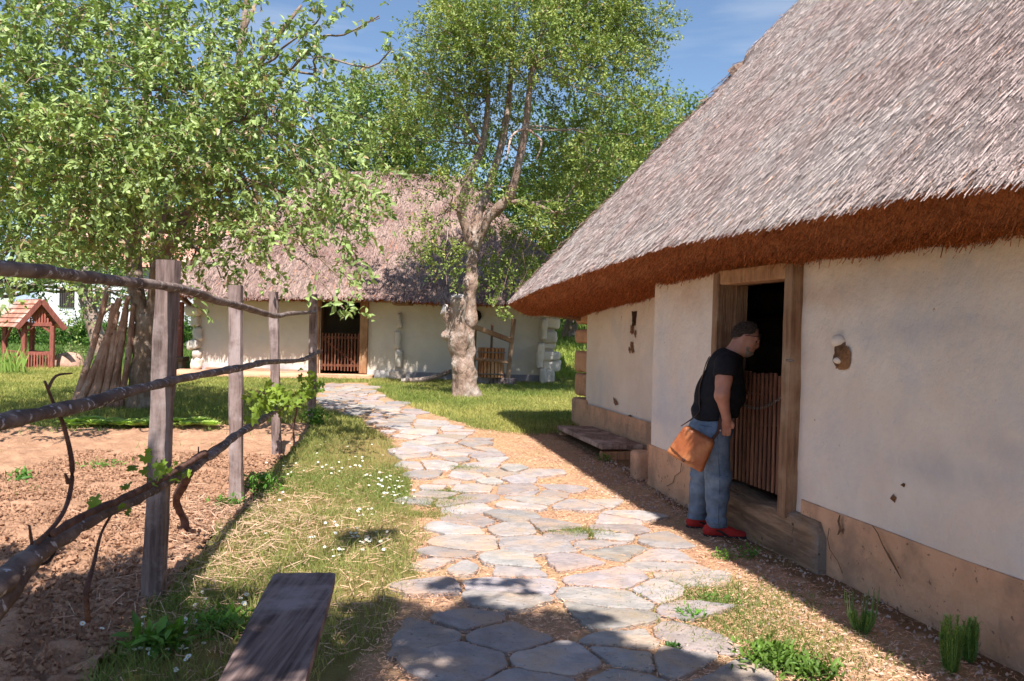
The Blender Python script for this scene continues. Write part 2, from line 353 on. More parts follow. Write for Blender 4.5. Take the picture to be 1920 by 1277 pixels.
# garden soil
sx = np.arange(-9.5, -.8, .035); sy = np.arange(1.6, 12.6, .035)
X, Y = np.meshgrid(sx, sy, indexing='ij'); p3 = xy0(X, Y)
ins = inpoly(X + .05 * fbm(p3, 5), Y, SOIL)
cl = np.abs(fbm(p3, 9, 3)); nearf = sstep(8, 3, Y)
Z = gz(X, Y) + .012 + .03 * fbm(p3, 1.4) + (.035 + .05 * nearf) * (fbm(p3 + 3, 7, 3)) + (.02 + .03 * nearf) * fbm(p3, 17, 2) + .018 * np.sin(Y * 7.5 + .3 * np.sin(X))*(1 - nearf)
Z = np.maximum(Z, gz(X, Y) - .04)
F = []; idx = np.arange(X.size).reshape(X.shape); k = ins[:-1, :-1] & ins[1:, 1:] & ins[1:, :-1] & ins[:-1, 1:]
F = np.stack([idx[:-1, :-1][k], idx[1:, :-1][k], idx[1:, 1:][k], idx[:-1, 1:][k]], -1)
cc = (.85 + .3 * (fbm(p3, 5) * .5 + .5))[..., None] * np.ones(3)
mb = MB(); mb.add(np.stack([X, Y, Z], -1).reshape(-1, 3), F, cc.reshape(-1, 3)); ob = mb.build('garden_soil', M['soil'], smooth=True); tag(ob, 'dug reddish garden bed behind the rail fence', None, kind='structure')
def soilz(x, y): return gz(x, y) + .02
# flagstones
def clip(poly, nx_, ny_, d):      # keep  n.p <= d
    o = []
    for i in range(len(poly)):
        a = poly[i]; b = poly[(i + 1) % len(poly)]; da = a[0] * nx_ + a[1] * ny_ - d; db = b[0] * nx_ + b[1] * ny_ - d
        if da <= 0: o.append(a)
        if (da < 0) != (db < 0) and da != db:
            t = da / (da - db); o.append((a[0] + t * (b[0] - a[0]), a[1] + t * (b[1] - a[1])))
    return o
seeds = []
pa = np.array(PATH)
xx = pa[:, 0].min() - .5; 
while xx < pa[:, 0].max() + .5:
    yy = 2.0
    while yy < pa[:, 1].max() + .5:
        seeds.append((xx + rs.uniform(-.2, .2), yy + rs.uniform(-.1, .1))); yy += rs.choice([.22, .32, .44])
    xx += .42
seeds = np.array(seeds); inside = inpoly(seeds[:, 0], seeds[:, 1], PATH)
stones = []; mb = MB(); placed = np.zeros(len(seeds), bool)
for i in np.nonzero(inside)[0]:
    c = seeds[i]; 
    if rs.rand() < .04: continue
    d = np.linalg.norm(seeds - c, axis=1); nb = np.argsort(d)[1:14]; poly = [(c[0] - 1, c[1] - 1), (c[0] + 1, c[1] - 1), (c[0] + 1, c[1] + 1), (c[0] - 1, c[1] + 1)]
    gap = rs.uniform(.005, .026) + (rs.uniform(.02, .06) if rs.rand() < .16 else 0)
    for j in nb:
        v = seeds[j] - c; L = np.linalg.norm(v); v = v / L
        poly = clip(poly, v[0], v[1], v @ c + L / 2 - gap * rs.uniform(.6, 1.6))
        if len(poly) < 3: break
    if len(poly) < 3: continue
    pts = []
    for k in range(len(poly)):
        a = np.array(poly[k]); b = np.array(poly[(k + 1) % len(poly)]); L = np.linalg.norm(b - a)
        if L < .03: continue
        m = max(2, int(L / .035)); 
        for q in range(m): pts.append(a + (b - a) * q / m)
    if len(pts) < 6: continue
    pts = np.array(pts)
    for _ in range(1): pts = (pts + .5 * np.roll(pts, 1, 0) + .5 * np.roll(pts, -1, 0)) / 2
    p3 = xy0(pts[:, 0], pts[:, 1]); pts = pts + .030 * np.stack([fbm(p3, 8), fbm(p3 + 4, 8)], -1)
    ce = pts.mean(0); h = rs.uniform(.018, .032); tilt = rs.uniform(-.02, .02, 2)
    rings = []
    for f, dz in ((1.0, -.05), (1.0, h - .006), (.975, h), (.7, h + .002), (.35, h + .001)):
        q = ce + (pts - ce) * f; z = gz(q[:, 0], q[:, 1]) + dz + (q - ce) @ tilt * (dz > 0) + (.004 * fbm(xy0(q[:, 0], q[:, 1]), 12) if f < .99 else 0)
        rings.append(np.column_stack([q, z]))
    V = np.stack(rings); m = len(pts); idx = np.arange(5 * m).reshape(5, m)
    F = np.stack([idx[:-1], np.roll(idx, -1, 1)[:-1], np.roll(idx, -1, 1)[1:], idx[1:]], -1).reshape(-1, 4)
    t = rs.uniform(.8, 1.18); colr = np.array((1, 1, 1)) * t * (1 + rs.uniform(-.05, .05, 3) * np.array((1, .4, 1)))
    base = mb.n; mb.add(V.reshape(-1, 3), F, colr); mb.F.append((np.array([list(idx[-1] + base)]), 0)); placed[i] = gap < .035
ob = mb.build('stone_path', M['stone'], smooth=False); tag(ob, 'winding path of flat irregular flagstones', None, kind='structure')
# ------------------------------------------------------------------ scattered blades
def blades(name, x, y, h, wd, lean, colr, m, zoff=0.0, label=None, zf=gz, curl=.4):
    n = len(x); a = rs.uniform(0, 2 * np.pi, n); b = rs.uniform(0, 2 * np.pi, n); z = zf(x, y) + zoff
    p = np.column_stack([x, y, z]); side = np.column_stack([np.cos(a), np.sin(a), np.zeros(n)]) * (wd / 2)[:, None]
    ln = np.column_stack([np.cos(b), np.sin(b), np.zeros(n)]) * (lean * h)[:, None]; up = np.column_stack([np.zeros(n), np.zeros(n), h])
    m1 = p + up * .55 + ln * .35; tip = p + up + ln * (1 + curl)
    V = np.stack([p - side, p + side, m1 + side * .7, m1 - side * .7, tip], 1); i = (np.arange(n) * 5)[:, None]
    mb = MB(); c5 = np.repeat(colr, 5, 0); mb.add(V.reshape(-1, 3), i + np.array([[0, 1, 2, 3]]), c5); mb.F.append((i + np.array([[3, 2, 4]]), 0))
    o = mb.build(name, m); tag(o, label, 'grass' if 'grass' in name else 'litter', kind='stuff'); return o
def zone_pts(n, x0, x1, y0, y1, test, dens=None):
    x = rs.uniform(x0, x1, n); y = rs.uniform(y0, y1, n); k = test(x, y)
    if dens is not None: k &= rs.rand(n) < dens(x, y)
    return x[k], y[k]
HOUSEQ = gp([(1050, 815), (1225, 900), (1399, 1003), (1913, 1254), (2700, 1640), (3500, 1640), (1500, 700)])
def notbuilt(x, y): return ~inpoly(x, y, HOUSEQ)
def vt(x, y):
    jx = x + .15 * fbm(xy0(x, y), 2.5); return ~inpoly(x + .1 * fbm(xy0(x, y), 3), y, SOIL) & ~inpoly(jx, y, DRY) & (x < 0)
def vd(x, y):
    f = fbm(xy0(x, y), 1.1) * .5 + .5; return np.clip(.28 + 1.5 * (f - .38), .1, 1)
def gcol(x, y, g, d, amt):
    k = np.clip((fbm(xy0(x, y), 1.1) * .5 + .5) * 1.4 - .2 + rs.uniform(-.3, .3, len(x)), 0, 1)[:, None]; k = 1 - (1 - k) * amt
    c = np.array(g) * k + np.array(d) * (1 - k); return c * rs.uniform(.75, 1.25, (len(x), 1))
x, y = zone_pts(230000, -3.6, .3, 2.0, 13, vt, vd)
blades('grass', x, y, rs.uniform(.025, .075, len(x)) * (1 + .4 * (y < 7)), rs.uniform(.0035, .007, len(x)), rs.uniform(.1, .9, len(x)), gcol(x, y, (1.1, 1.3, .85), (2.4, 1.9, 2.0), .8), M['grass'], label='patchy short grass strip between fence and stone path')
def lawn(x, y): return ~inpoly(x, y, SOIL) & ~inpoly(x + .2 * fbm(xy0(x, y), 2.5), y, DRY) & notbuilt(x, y) & ~((np.abs(x + 3.3) < 4.5) & (y > 20))
x, y = zone_pts(260000, -15, 3.2, 11, 23, lawn)
blades('grass', x, y, rs.uniform(.03, .075, len(x)), rs.uniform(.008, .014, len(x)), rs.uniform(.1, .8, len(x)), gcol(x, y, (1.0, 1.25, .75), (2.9, 2.3, 2.0), 1.0), M['grass'], label='sunlit lawn in front of the far cottage')
x, y = zone_pts(60000, -1, 9, 21, 50, lambda x, y: x > -1)
blades('grass', x, y, rs.uniform(.06, .2, len(x)), rs.uniform(.02, .04, len(x)), rs.uniform(.1, .8, len(x)), gcol(x, y, (1.6, 1.9, 1.0), (2.3, 2.0, 1.4), .6), M['grass'], label='bright meadow bank between the two cottages')
x, y = zone_pts(50000, -22, -7, 21, 34, lambda x, y: x < 0)
blades('grass', x, y, rs.uniform(.08, .32, len(x)), rs.uniform(.02, .03, len(x)), rs.uniform(.1, .6, len(x)), gcol(x, y, (.8, 1.2, .8), (1, 1.3, .8), .6), M['grass'], label='tall dark grass behind the red well shelter')
x, y = zone_pts(20000, -9, -1.2, 3, 11.6, lambda x, y: inpoly(x, y, SOIL), lambda x, y: sstep(.18, .5, fbm(xy0(x, y) + 40, .8)))
blades('grass', x, y, rs.uniform(.02, .07, len(x)), rs.uniform(.005, .01, len(x)), rs.uniform(.1, .9, len(x)), gcol(x, y, (1.1, 1.5, 1.1), (1.6, 1.7, 1.2), .6), M['grass'], label='sparse weeds sprouting in the garden bed', zf=soilz)
# grass tufts in the path gaps
gc = [G(835, 925), G(845, 940), G(820, 950), G(800, 968), G(1075, 1000), G(1100, 1005), G(1300, 1130), G(1350, 1180), G(1450, 1210), G(870, 880), G(1330, 1105), G(1400, 1160), G(1480, 1190), G(1370, 1130), G(1540, 1230), G(1430, 1130)]
xs = np.concatenate([rs.normal(c[0], .12 + .08 * (i in (6, 7, 8) or i > 9), 700) for i, c in enumerate(gc)]); ys = np.concatenate([rs.normal(c[1], .08 + .08 * (i in (6, 7, 8) or i > 9), 700) for i, c in enumerate(gc)])
blades('grass', xs, ys, rs.uniform(.02, .05, len(xs)), rs.uniform(.004, .007, len(xs)), rs.uniform(.2, .9, len(xs)), gcol(xs, ys, (.85, 1.1, .7), (2.0, 1.6, 1.5), .8), M['grass'], label='small green tufts growing between the flagstones')
# straw litter
def flakes(name, x, y, ln, wd, colr, label, zo=.012, zf=gz):
    n = len(x); a = rs.uniform(0, np.pi, n); t = rs.uniform(-.35, .35, n); z = zf(x, y) + zo + rs.uniform(0, .012, n)
    p = np.column_stack([x, y, z]); d = np.column_stack([np.cos(a), np.sin(a), t]) * (ln / 2)[:, None]; s = np.column_stack([-np.sin(a), np.cos(a), rs.uniform(-.7, .7, n)]) * (wd / 2)[:, None]
    V = np.stack([p - d - s, p - d + s, p + d + s, p + d - s], 1); i = (np.arange(n) * 4)[:, None]
    mb = MB(); mb.add(V.reshape(-1, 3), i + np.array([[0, 1, 2, 3]]), np.repeat(colr, 4, 0)); o = mb.build(name, M['straw']); tag(o, label, 'straw', kind='stuff'); return o
def ongap(x, y, g=.03):
    out = np.zeros(len(x), bool)
    for i in range(0, len(x), 20000):
        p = np.column_stack([x[i:i + 20000], y[i:i + 20000]]); D = ((p[:, None] - seeds[None]) ** 2).sum(-1); j = np.argpartition(D, 1, 1)[:, :2]
        d0 = D[np.arange(len(p)), j[:, 0]]; d1 = D[np.arange(len(p)), j[:, 1]]; L = np.linalg.norm(seeds[j[:, 0]] - seeds[j[:, 1]], axis=1)
        out[i:i + 20000] = (np.abs(d1 - d0) / (2 * L) < g) | ~placed[np.where(d0 < d1, j[:, 0], j[:, 1])]
    return out
x, y = zone_pts(430000, -2.0, 5.2, 2.0, 17, lambda x, y: inpoly(x + .1 * fbm(xy0(x, y), 3), y, DRY) & notbuilt(x, y), lambda x, y: np.clip(1.25 - y / 18, .25, 1))
foot = inpoly(x, y, gp([(1000, 800), (1180, 890), (1300, 975), (1370, 1025), (1480, 1080), (1600, 1138), (1800, 1240), (2400, 1560), (3000, 1640), (1500, 700)])); q_ = ~foot | (rs.rand(len(x)) < .22 + .25 * (fbm(xy0(x, y), 3) > .1)); x = x[q_]; y = y[q_]  # less straw on the strip darkened as eave shadow
k = ~inpoly(x, y, PATH); k[~k] = ongap(x[~k], y[~k]) | (rs.rand((~k).sum()) < .035); x = x[k]; y = y[k]
ty = (fbm(xy0(x, y), 2.2) * .5 + .5)[:, None]
flakes('straw_litter', x, y, rs.uniform(.008, .036, len(x)), rs.uniform(.0015, .0042, len(x)), (np.array((1.3, 1.25, 1.2)) * ty + np.array((.95, .72, .6)) * (1 - ty)) * rs.uniform(.55, 1.35, (len(x), 1)), 'dry pinkish straw and husks lying over path gaps and wall foot')
x, y = zone_pts(17000, -3.2, .2, 2.4, 9, vt, lambda x, y: .9 * (1 - vd(x, y)))
flakes('straw_litter', x, y, rs.uniform(.03, .12, len(x)), rs.uniform(.002, .005, len(x)), np.array((1.1, 1.05, .95)) * rs.uniform(.6, 1.2, (len(x), 1)), 'dead mown grass lying on the strip beside the fence', zo=.02)
xs = []; ys = []
for c in (G(480, 960), G(430, 990), G(400, 1050), G(530, 1000), G(330, 1120), G(360, 960)):
    xs.append(rs.normal(c[0], .3, 250)); ys.append(rs.normal(c[1], .3, 250))
x = np.concatenate(xs); y = np.concatenate(ys)
flakes('straw_litter', x, y, rs.uniform(.06, .2, len(x)), rs.uniform(.002, .005, len(x)), np.array((1.0, .98, .95)) * rs.uniform(.6, 1.2, (len(x), 1)), 'pale dead hay strewn at the foot of the fence', zo=.045)
# pebbly crumbs near the wall foot
mb = MB(); n = 2600
x, y = zone_pts(9000, .8, 4.6, 2.4, 10, lambda x, y: inpoly(x, y, DRY) & notbuilt(x, y) & ~inpoly(x - .15, y, PATH))
x = x[:1500]; y = y[:1500]; oct_ = np.array([(1, 0, 0), (-1, 0, 0), (0, 1, 0), (0, -1, 0), (0, 0, 1), (0, 0, -1)], float)
fc = np.array([(0, 2, 4), (2, 1, 4), (1, 3, 4), (3, 0, 4), (2, 0, 5), (1, 2, 5), (3, 1, 5), (0, 3, 5)])
V = oct_[None] * rs.uniform(.004, .016, (len(x), 1, 3)) + rs.uniform(-.003, .003, (len(x), 6, 3)) + np.column_stack([x, y, gz(x, y) + .01])[:, None]
mb.add(V.reshape(-1, 3), ((np.arange(len(x)) * 6)[:, None, None] + fc[None]).reshape(-1, 3), np.repeat(rs.uniform(.8, 1.35, (len(x), 1)) * np.array((1.2, 1.1, 1.05)), 6, 0)); o = mb.build('gravel', M['rock']); tag(o, 'pale crumbs and pebbles along the cottage wall foot', 'gravel', kind='stuff')
x, y = zone_pts(26000, -4.8, -1.0, 2.0, 9.5, lambda x, y: inpoly(x, y, SOIL)); V = oct_[None] * rs.uniform(.005, .030, (len(x), 1, 3)) * rs.uniform(.4, 1, (len(x), 1, 1)) + rs.uniform(-.006, .006, (len(x), 6, 3)) + np.column_stack([x, y, soilz(x, y) + .02])[:, None]
mb = MB(); mb.add(V.reshape(-1, 3), ((np.arange(len(x)) * 6)[:, None, None] + fc[None]).reshape(-1, 3), np.repeat(rs.uniform(.7, 1.15, (len(x), 1)) * np.ones(3), 6, 0)); o = mb.build('soil_clods', M['soil']); tag(o, 'crumbly reddish clods on the dug garden bed', 'soil', kind='stuff')
# ------------------------------------------------------------------ thatched roofs
class Frame:          # local coordinates: a = inward from the wall face, s = along the wall, z
    def __init__(f, o, n, u): f.o = np.array(o, float); f.n = nrm(n); f.u = nrm(u); f.R = np.column_stack([f.n, f.u, (0, 0, 1.)])
    def hit(f, px, py, off=0.0):
        d = np.array(ray(px, py)); c = np.array((0, 0, CAMH)); t = (off - (c - f.o) @ f.n) / (d @ f.n); p = c + d * t - f.o
        return np.array((off, p @ f.u, p[2]))
    def w(f, V): return np.asarray(V, float) @ f.R.T + f.o
def roof(fr, parent, a0, width, s0, s1, ze, tan, m_top, m_und, nst, wst, lst, notch=False, uw=.75, seed=1, vis=None, wobble=.03, name='thatch_roof', pale=(1, 1, 1)):
    r = np.random.RandomState(seed); rr = .45
    def dfn(a, s):
        e = [a - a0, a0 + width - a, s1 - s, s - s0]; d = e[0]
        for q in e[1:]: d = smin(d, q, .35)
        return d + .03
    def ztop(a, s):
        d = np.clip(dfn(a, s), 0, None); q = np.stack([a, s, a * 0], -1)
        z = ze(s) + tan * d - .22 * np.exp(-d / .10) * 0 + wobble * fbm(q, 1.1, 3) * sstep(0, .4, d)
        if notch: z = z + .13 * sstep(2.5, 2.56, d) * sstep(.7, .2, np.abs((a - a0) - (s1 - s)))
        return z
    na = int(width / .06); ns = int((s1 - s0) / .06)
    A, S = np.meshgrid(np.linspace(a0, a0 + width, na), np.linspace(s0, s1, ns), indexing='ij')
    def rnd(A, S):
        A = A.copy(); S = S.copy()
        for ca, sa in ((a0, 1), (a0 + width, -1)):
            for cs, ss in ((s1, -1), (s0, 1)):
                va = rr - sa * (A - ca); vs = rr - ss * (S - cs); k = (va > 0) & (vs > 0)
                l = np.hypot(va, vs); mm = np.maximum(va, vs) / np.maximum(l, 1e-9)
                A = np.where(k, ca + sa * (rr - va * mm), A); S = np.where(k, cs + ss * (rr - vs * mm), S)
        return A, S
    A, S = rnd(A, S); q = np.stack([A, S, A * 0], -1)
    mb = MB(); Z = ztop(A, S) + .012 * fbm(q, 14, 2); cc = (.55 + .2 * (fbm(q, 8, 3)))[..., None] * np.array(pale)  # base sheet coloured darker, painting shade into the gaps between reeds
    mb.grid(fr.w(np.stack([A, S, Z], -1)), cc)
    # reeds lying on the slope
    k = 0
    a = r.uniform(a0 - .0, a0 + width, nst); s = r.uniform(s0, s1, nst)
    if vis: kk = vis(a, s, r); a = a[kk]; s = s[kk]
    edge = r.rand(len(a)) < .06; a = np.where(edge & (r.rand(len(a)) < 1), a0 + r.uniform(0, .12, len(a)), a)
    a, s = rnd(a, s)
    h = .02; z = ztop(a, s); ga = (ztop(a + h, s) - ztop(a - h, s)) / (2 * h); gs = (ztop(a, s + h) - ztop(a, s - h)) / (2 * h)
    g = np.hypot(ga, gs); ok = g > .5; a, s, z, ga, gs, g = [v[ok] for v in (a, s, z, ga, gs, g)]; n = len(a)
    nr = nrm(np.column_stack([-ga, -gs, np.ones(n)])); dn = nrm(np.column_stack([-ga / g, -gs / g, -g]))
    sd = np.cross(dn, nr); jit = r.normal(0, .22, n)[:, None]; d = nrm(dn + sd * jit + nr * r.uniform(.02, .13, n)[:, None])
    wv = nrm(sd + nr * r.uniform(-.7, .7, n)[:, None]); L = r.uniform(*lst, n)[:, None]; W = r.uniform(*wst, n)[:, None] / 2
    p = np.column_stack([a, s, z]) + nr * r.uniform(-.012, .012, n)[:, None]
    V = np.stack([p - wv * W, p + wv * W, p + d * L + wv * W * .8, p + d * L - wv * W * .8], 1)
    i = (np.arange(n) * 4)[:, None]; br = r.uniform(.62, 1.32, n)[:, None] * np.array(pale); od = r.rand(n) < .03; br[od] *= np.array((1.2, .85, .6))
    mb.add(fr.w(V.reshape(-1, 3)), i + np.array([[0, 1, 2, 3]]), np.repeat(br, 4, 0))
    top = mb.build(name, m_top, parent)
    # underside and cut ends
    mb = MB()
    def zund(a, s): d = dfn(a, s); q = np.stack([a, s, a * 0], -1); return ze(s) + .03 - .15 * sstep(0, .28, d) + .02 * fbm(q, 5, 2) * sstep(0, .2, d)
    nn = 22
    for (aa, ss) in (((0, uw), None), ((width - uw, width), None), (None, (0, uw)), (None, (s1 - s0 - uw, s1 - s0))):
        if aa: A, S = np.meshgrid(np.linspace(a0 + aa[0], a0 + aa[1], nn), np.linspace(s0, s1, ns), indexing='ij')
        else: A, S = np.meshgrid(np.linspace(a0 + uw, a0 + width - uw, na), np.linspace(s0 + ss[0], s0 + ss[1], nn), indexing='ij')
        A, S = rnd(A, S); Z = zund(A, S) - .004
        mb.grid(fr.w(np.stack([A, S, Z], -1)), (.8 + .3 * fbm(np.stack([A, S, Z], -1), 12, 2))[..., None] * np.ones(3))
    n = nst // 3; a = a0 + uw * r.rand(n) ** .8; s = r.uniform(s0, s1, n); e2 = r.rand(n) < .25
    a = np.where(e2, r.uniform(a0, a0 + width, n), a); s = np.where(e2, s1 - uw * r.rand(n), s)
    if vis: kk = vis(a, s, r); a = a[kk]; s = s[kk]
    a, s = rnd(a, s); n = len(a); d = nrm(np.column_stack([r.normal(-.55, .3, n), r.normal(0, .3, n), np.full(n, -1.0)])); W = r.uniform(*wst, n)[:, None] / 2
    wv = nrm(np.cross(d, r.normal(0, 1, (n, 3)))); L = r.uniform(.015, .045, n)[:, None] * (1 + 1.2 * (r.rand(n) < .04))[:, None]
    p = np.column_stack([a, s, zund(a, s)]); V = np.stack([p - wv * W, p + wv * W, p + d * L + wv * W * .8, p + d * L - wv * W * .8], 1)
    mb.add(fr.w(V.reshape(-1, 3)), (np.arange(n) * 4)[:, None] + np.array([[0, 1, 2, 3]]), np.repeat(r.uniform(.6, 1.5, (n, 1)) * np.ones(3), 4, 0))
    und = mb.build('eave_underside', m_und, top)
    return top
def panel(mb, fr, s0, s1, z0, z1, off, amp=.02, res=.08, col=(1, 1, 1), along='s', flip=1, stain_bounce=None):
    ns = max(2, int(abs(s1 - s0) / res) + 1); nz_ = max(2, int((z1 - z0) / res) + 1)
    S, Z = np.meshgrid(np.linspace(s0, s1, ns), np.linspace(z0, z1, nz_), indexing='ij'); q = np.stack([S, Z, S * 0 + off], -1)
    A = off + amp * fbm(q, .9, 4) + (.006 * fbm(q, 4.5, 3) if amp and res < .15 else 0)
    if stain_bounce is not None: col = stain_bounce(S, Z)
    if along == 's': mb.grid(fr.w(np.stack([A, S, Z], -1)), col)
    else: mb.grid(fr.w(np.stack([S, off + amp * fbm(q, .9, 4), Z], -1)), col)
# ------------------------------------------------------------------ near cottage (right)
LR3 = np.random.RandomState(8)
p0 = G(1399, 1003); uv = np.array(ray(626, 617)); uv[2] = 0; uv = nrm(uv); nv = np.array((uv[1], -uv[0], 0))
HR = Frame(p0 * np.array((1, 1, 0)), nv, uv)
cottage = thing('thatched_cottage', 'large near cottage on the right with overhanging reed thatch and the open doorway', 'cottage', HR.o, math.atan2(-nv[0], nv[1]) + math.pi / 2 if False else math.atan2(nv[1], nv[0]))
sa = HR.hit(1225, 700)[1]; sb = HR.hit(1100, 700, .54)[1]; sc = HR.hit(945, 575, -.6)[1]
dl = HR.hit(1362, 700)[1]; dr = HR.hit(1480, 700)[1]; zt = HR.hit(1480, 522)[2]; zb = HR.hit(1470, 942)[2]
zp = HR.hit(1485, 930)[2]; NEAR = -11.5
ep = [(945, 578), (1000, 553), (1042, 537), (1134, 506), (1272, 466), (1481, 432), (1600, 408), (1705, 384), (1910, 368)]
es = sorted([(HR.hit(x, y, -.6)[1], HR.hit(x, y, -.6)[2] + .03) for x, y in ep]); ess = np.array([e[0] for e in es]); ezz = np.array([e[1] for e in es])
print('cottage', sa, sb, sc, dl, dr, 'z', zt, zb, zp, es)
def ze_r(s): return np.interp(s, ess, ezz)
roof(HR, cottage, -.6, 7.0, NEAR - .6, sc, ze_r, 1.155, M['thatch'], M['under'], 640000, (.0032, .0068), (.035, .09), notch=True, seed=4, uw=1.35,
     vis=lambda a, s, r: (a < 3.0) & (s > -6.5) & (r.rand(len(a)) < np.clip(1.15 - (s + 6) / 26, .4, 1)))
SM = [(1540, 560, .45, .10, (.74, .62, .54)), (1650, 625, .5, .05, (.80, .82, .88)), (1800, 600, .6, .05, (.80, .82, .88)), (1720, 880, .30, .09, (.74, .78, .86)), (1830, 905, .35, .10, (.74, .78, .86)), (1900, 850, .3, .06, (.8, .82, .88)), (1260, 790, .5, .10, (.86, .88, .94)), (1290, 560, .7, .12, (.90, .80, .72)), (1700, 520, 1.2, .12, (.92, .84, .76)), (1560, 640, .1, .08, (.85, .78, .72)), (1600, 980, .5, .03, (.8, .7, .62))]  # stain smears; also light painted in, tan by the eave, bluish lower down
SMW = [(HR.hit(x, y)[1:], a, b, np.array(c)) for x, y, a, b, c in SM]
def stain_bounce_r(S, Z):
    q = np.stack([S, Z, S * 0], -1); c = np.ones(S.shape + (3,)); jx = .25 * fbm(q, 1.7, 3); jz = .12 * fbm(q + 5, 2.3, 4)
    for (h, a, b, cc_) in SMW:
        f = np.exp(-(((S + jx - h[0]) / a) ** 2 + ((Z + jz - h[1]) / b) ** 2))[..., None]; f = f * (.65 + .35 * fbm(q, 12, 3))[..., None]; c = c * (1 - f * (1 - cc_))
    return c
mb = MB(); W = dict(amp=.03, res=.05, stain_bounce=stain_bounce_r)
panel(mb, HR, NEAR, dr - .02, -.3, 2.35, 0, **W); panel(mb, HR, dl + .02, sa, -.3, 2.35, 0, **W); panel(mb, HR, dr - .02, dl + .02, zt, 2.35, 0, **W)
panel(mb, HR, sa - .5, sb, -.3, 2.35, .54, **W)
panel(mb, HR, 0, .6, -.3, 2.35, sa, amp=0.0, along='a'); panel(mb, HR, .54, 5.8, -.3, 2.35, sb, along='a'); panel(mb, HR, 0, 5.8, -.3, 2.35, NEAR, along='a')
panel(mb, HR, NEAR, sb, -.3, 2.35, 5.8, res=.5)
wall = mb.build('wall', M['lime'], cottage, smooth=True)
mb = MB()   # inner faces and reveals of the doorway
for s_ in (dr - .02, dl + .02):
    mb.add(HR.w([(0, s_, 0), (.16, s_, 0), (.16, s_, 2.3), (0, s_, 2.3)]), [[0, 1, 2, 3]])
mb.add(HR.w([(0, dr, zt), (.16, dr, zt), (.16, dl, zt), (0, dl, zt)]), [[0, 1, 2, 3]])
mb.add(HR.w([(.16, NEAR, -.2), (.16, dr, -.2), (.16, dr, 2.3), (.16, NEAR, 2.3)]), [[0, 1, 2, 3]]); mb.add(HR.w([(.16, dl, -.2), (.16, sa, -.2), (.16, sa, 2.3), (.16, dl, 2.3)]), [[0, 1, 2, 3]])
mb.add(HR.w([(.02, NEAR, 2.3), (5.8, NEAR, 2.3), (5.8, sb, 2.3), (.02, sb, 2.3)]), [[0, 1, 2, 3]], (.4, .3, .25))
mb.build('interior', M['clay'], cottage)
mb = MB(); 
panel(mb, HR, NEAR, HR.hit(1552, 900)[1], -.3, zp, -.012, amp=.02); panel(mb, HR, HR.hit(1345, 900)[1], sa + .03, -.3, zp, -.012, amp=.02)
for (s_0, s_1) in ((NEAR, HR.hit(1505, 900)[1]), (HR.hit(1345, 900)[1], sa + .03)):
    S = np.linspace(s_0, s_1, 90); q = np.stack([S, S * 0 + zp, S * 0 - .012], -1); A = -.012 + .02 * fbm(q, .9, 4)
    mb.grid(HR.w(np.stack([np.stack([A, S, S * 0 + zp], -1), np.stack([A * 0 + .04, S, S * 0 + zp + .012], -1)])))
panel(mb, HR, HR.hit(1552, 900)[1], HR.hit(1505, 900)[1], zb - .1, zp, -.012, amp=.02)
z2 = HR.hit(1160, 775, .5)[2]
panel(mb, HR, sa - .5, sb + .02, -.3, z2, .5, amp=.02); panel(mb, HR, -.03, .54, -.3, zp, sa + .03, amp=0, along='a'); panel(mb, HR, .5, 5.8, -.3, z2, sb + .03, along='a')
plinth = mb.build('plinth', M['plinth'], cottage, smooth=True)
# sill log, frames
sl0 = HR.hit(1556, 950)[1]; sl1 = HR.hit(1340, 950)[1]
mb = MB(); S = np.linspace(sl0, sl1 + .35, 30)
th = np.linspace(-math.pi * .5, math.pi * .5, 12)
prof = [(-.055, -.25), (-.07, .0), (-.075, .12), (-.07, .24), (-.06, .31), (-.03, zb - .035), (.10, zb - .02), (.34, zb - .02), (.36, -.2)]
X3 = np.array([[(a, s, z) for (a, z) in prof] for s in S]); q = X3.reshape(-1, 3); X3 = X3 + (.018 * fbm(q, 4, 3)).reshape(X3.shape[:2])[..., None] * np.array((1, .2, .8))
sag = (X3[..., 2] > zb - .06); X3[..., 2] -= sag * .045 * np.exp(-((X3[..., 1] - (dl + dr) / 2) / .3) ** 2)
X3[0, :, 2] = np.minimum(X3[0, :, 2], zb - .12)
mb.grid(HR.w(X3)); base = mb.n - X3.shape[0] * X3.shape[1]; mb.F.append((np.array([list(range(base, base + len(prof)))]), 0))
mb.build('threshold_log', M['timber_u'], cottage, smooth=True, )
mb = MB(); Rf = HR.R
def fbox(mb, a, s, z, da, ds, dz, **k): mb.box(HR.w((a, s, z)), (da, ds, dz), R=Rf, **k)
def lean_post(mb, a, s_bot, s_top, z0, z1, da, ds, m=14, amp=.012):
    t = np.linspace(0, 1, m); c = [(-.5, -.5), (.5, -.5), (.5, .5), (-.5, .5)]
    X3 = np.array([[(a + ca * da, s_bot + (s_top - s_bot) * k + cs * ds, z0 + (z1 - z0) * k) for ca, cs in c + [c[0]]] for k in t]); q = X3.reshape(-1, 3)
    X3 = X3 + (amp * fbm(q, 5, 3)).reshape(X3.shape[:2])[..., None]; X3[:, 4] = X3[:, 0]
    mb.grid(HR.w(X3)); b = mb.n - m * 5; mb.F.append((np.array([[b, b + 1, b + 2, b + 3]]), 0)); mb.F.append((np.array([[b + (m - 1) * 5 + i for i in range(4)]]), 0))
sj = HR.hit(1491, 700)[1]
lean_post(mb, -.005, sj, sj - .02, zb - .08, zt + .09, .15, .105); mb.build('door_jamb', M['timber'], cottage)
mb = MB(); sj2 = HR.hit(1354, 700)[1]; lean_post(mb, -.005, sj2, sj2 - .02, zb - .08, zt + .09, .16, .10); mb.build('door_jamb', M['timber'], cottage)
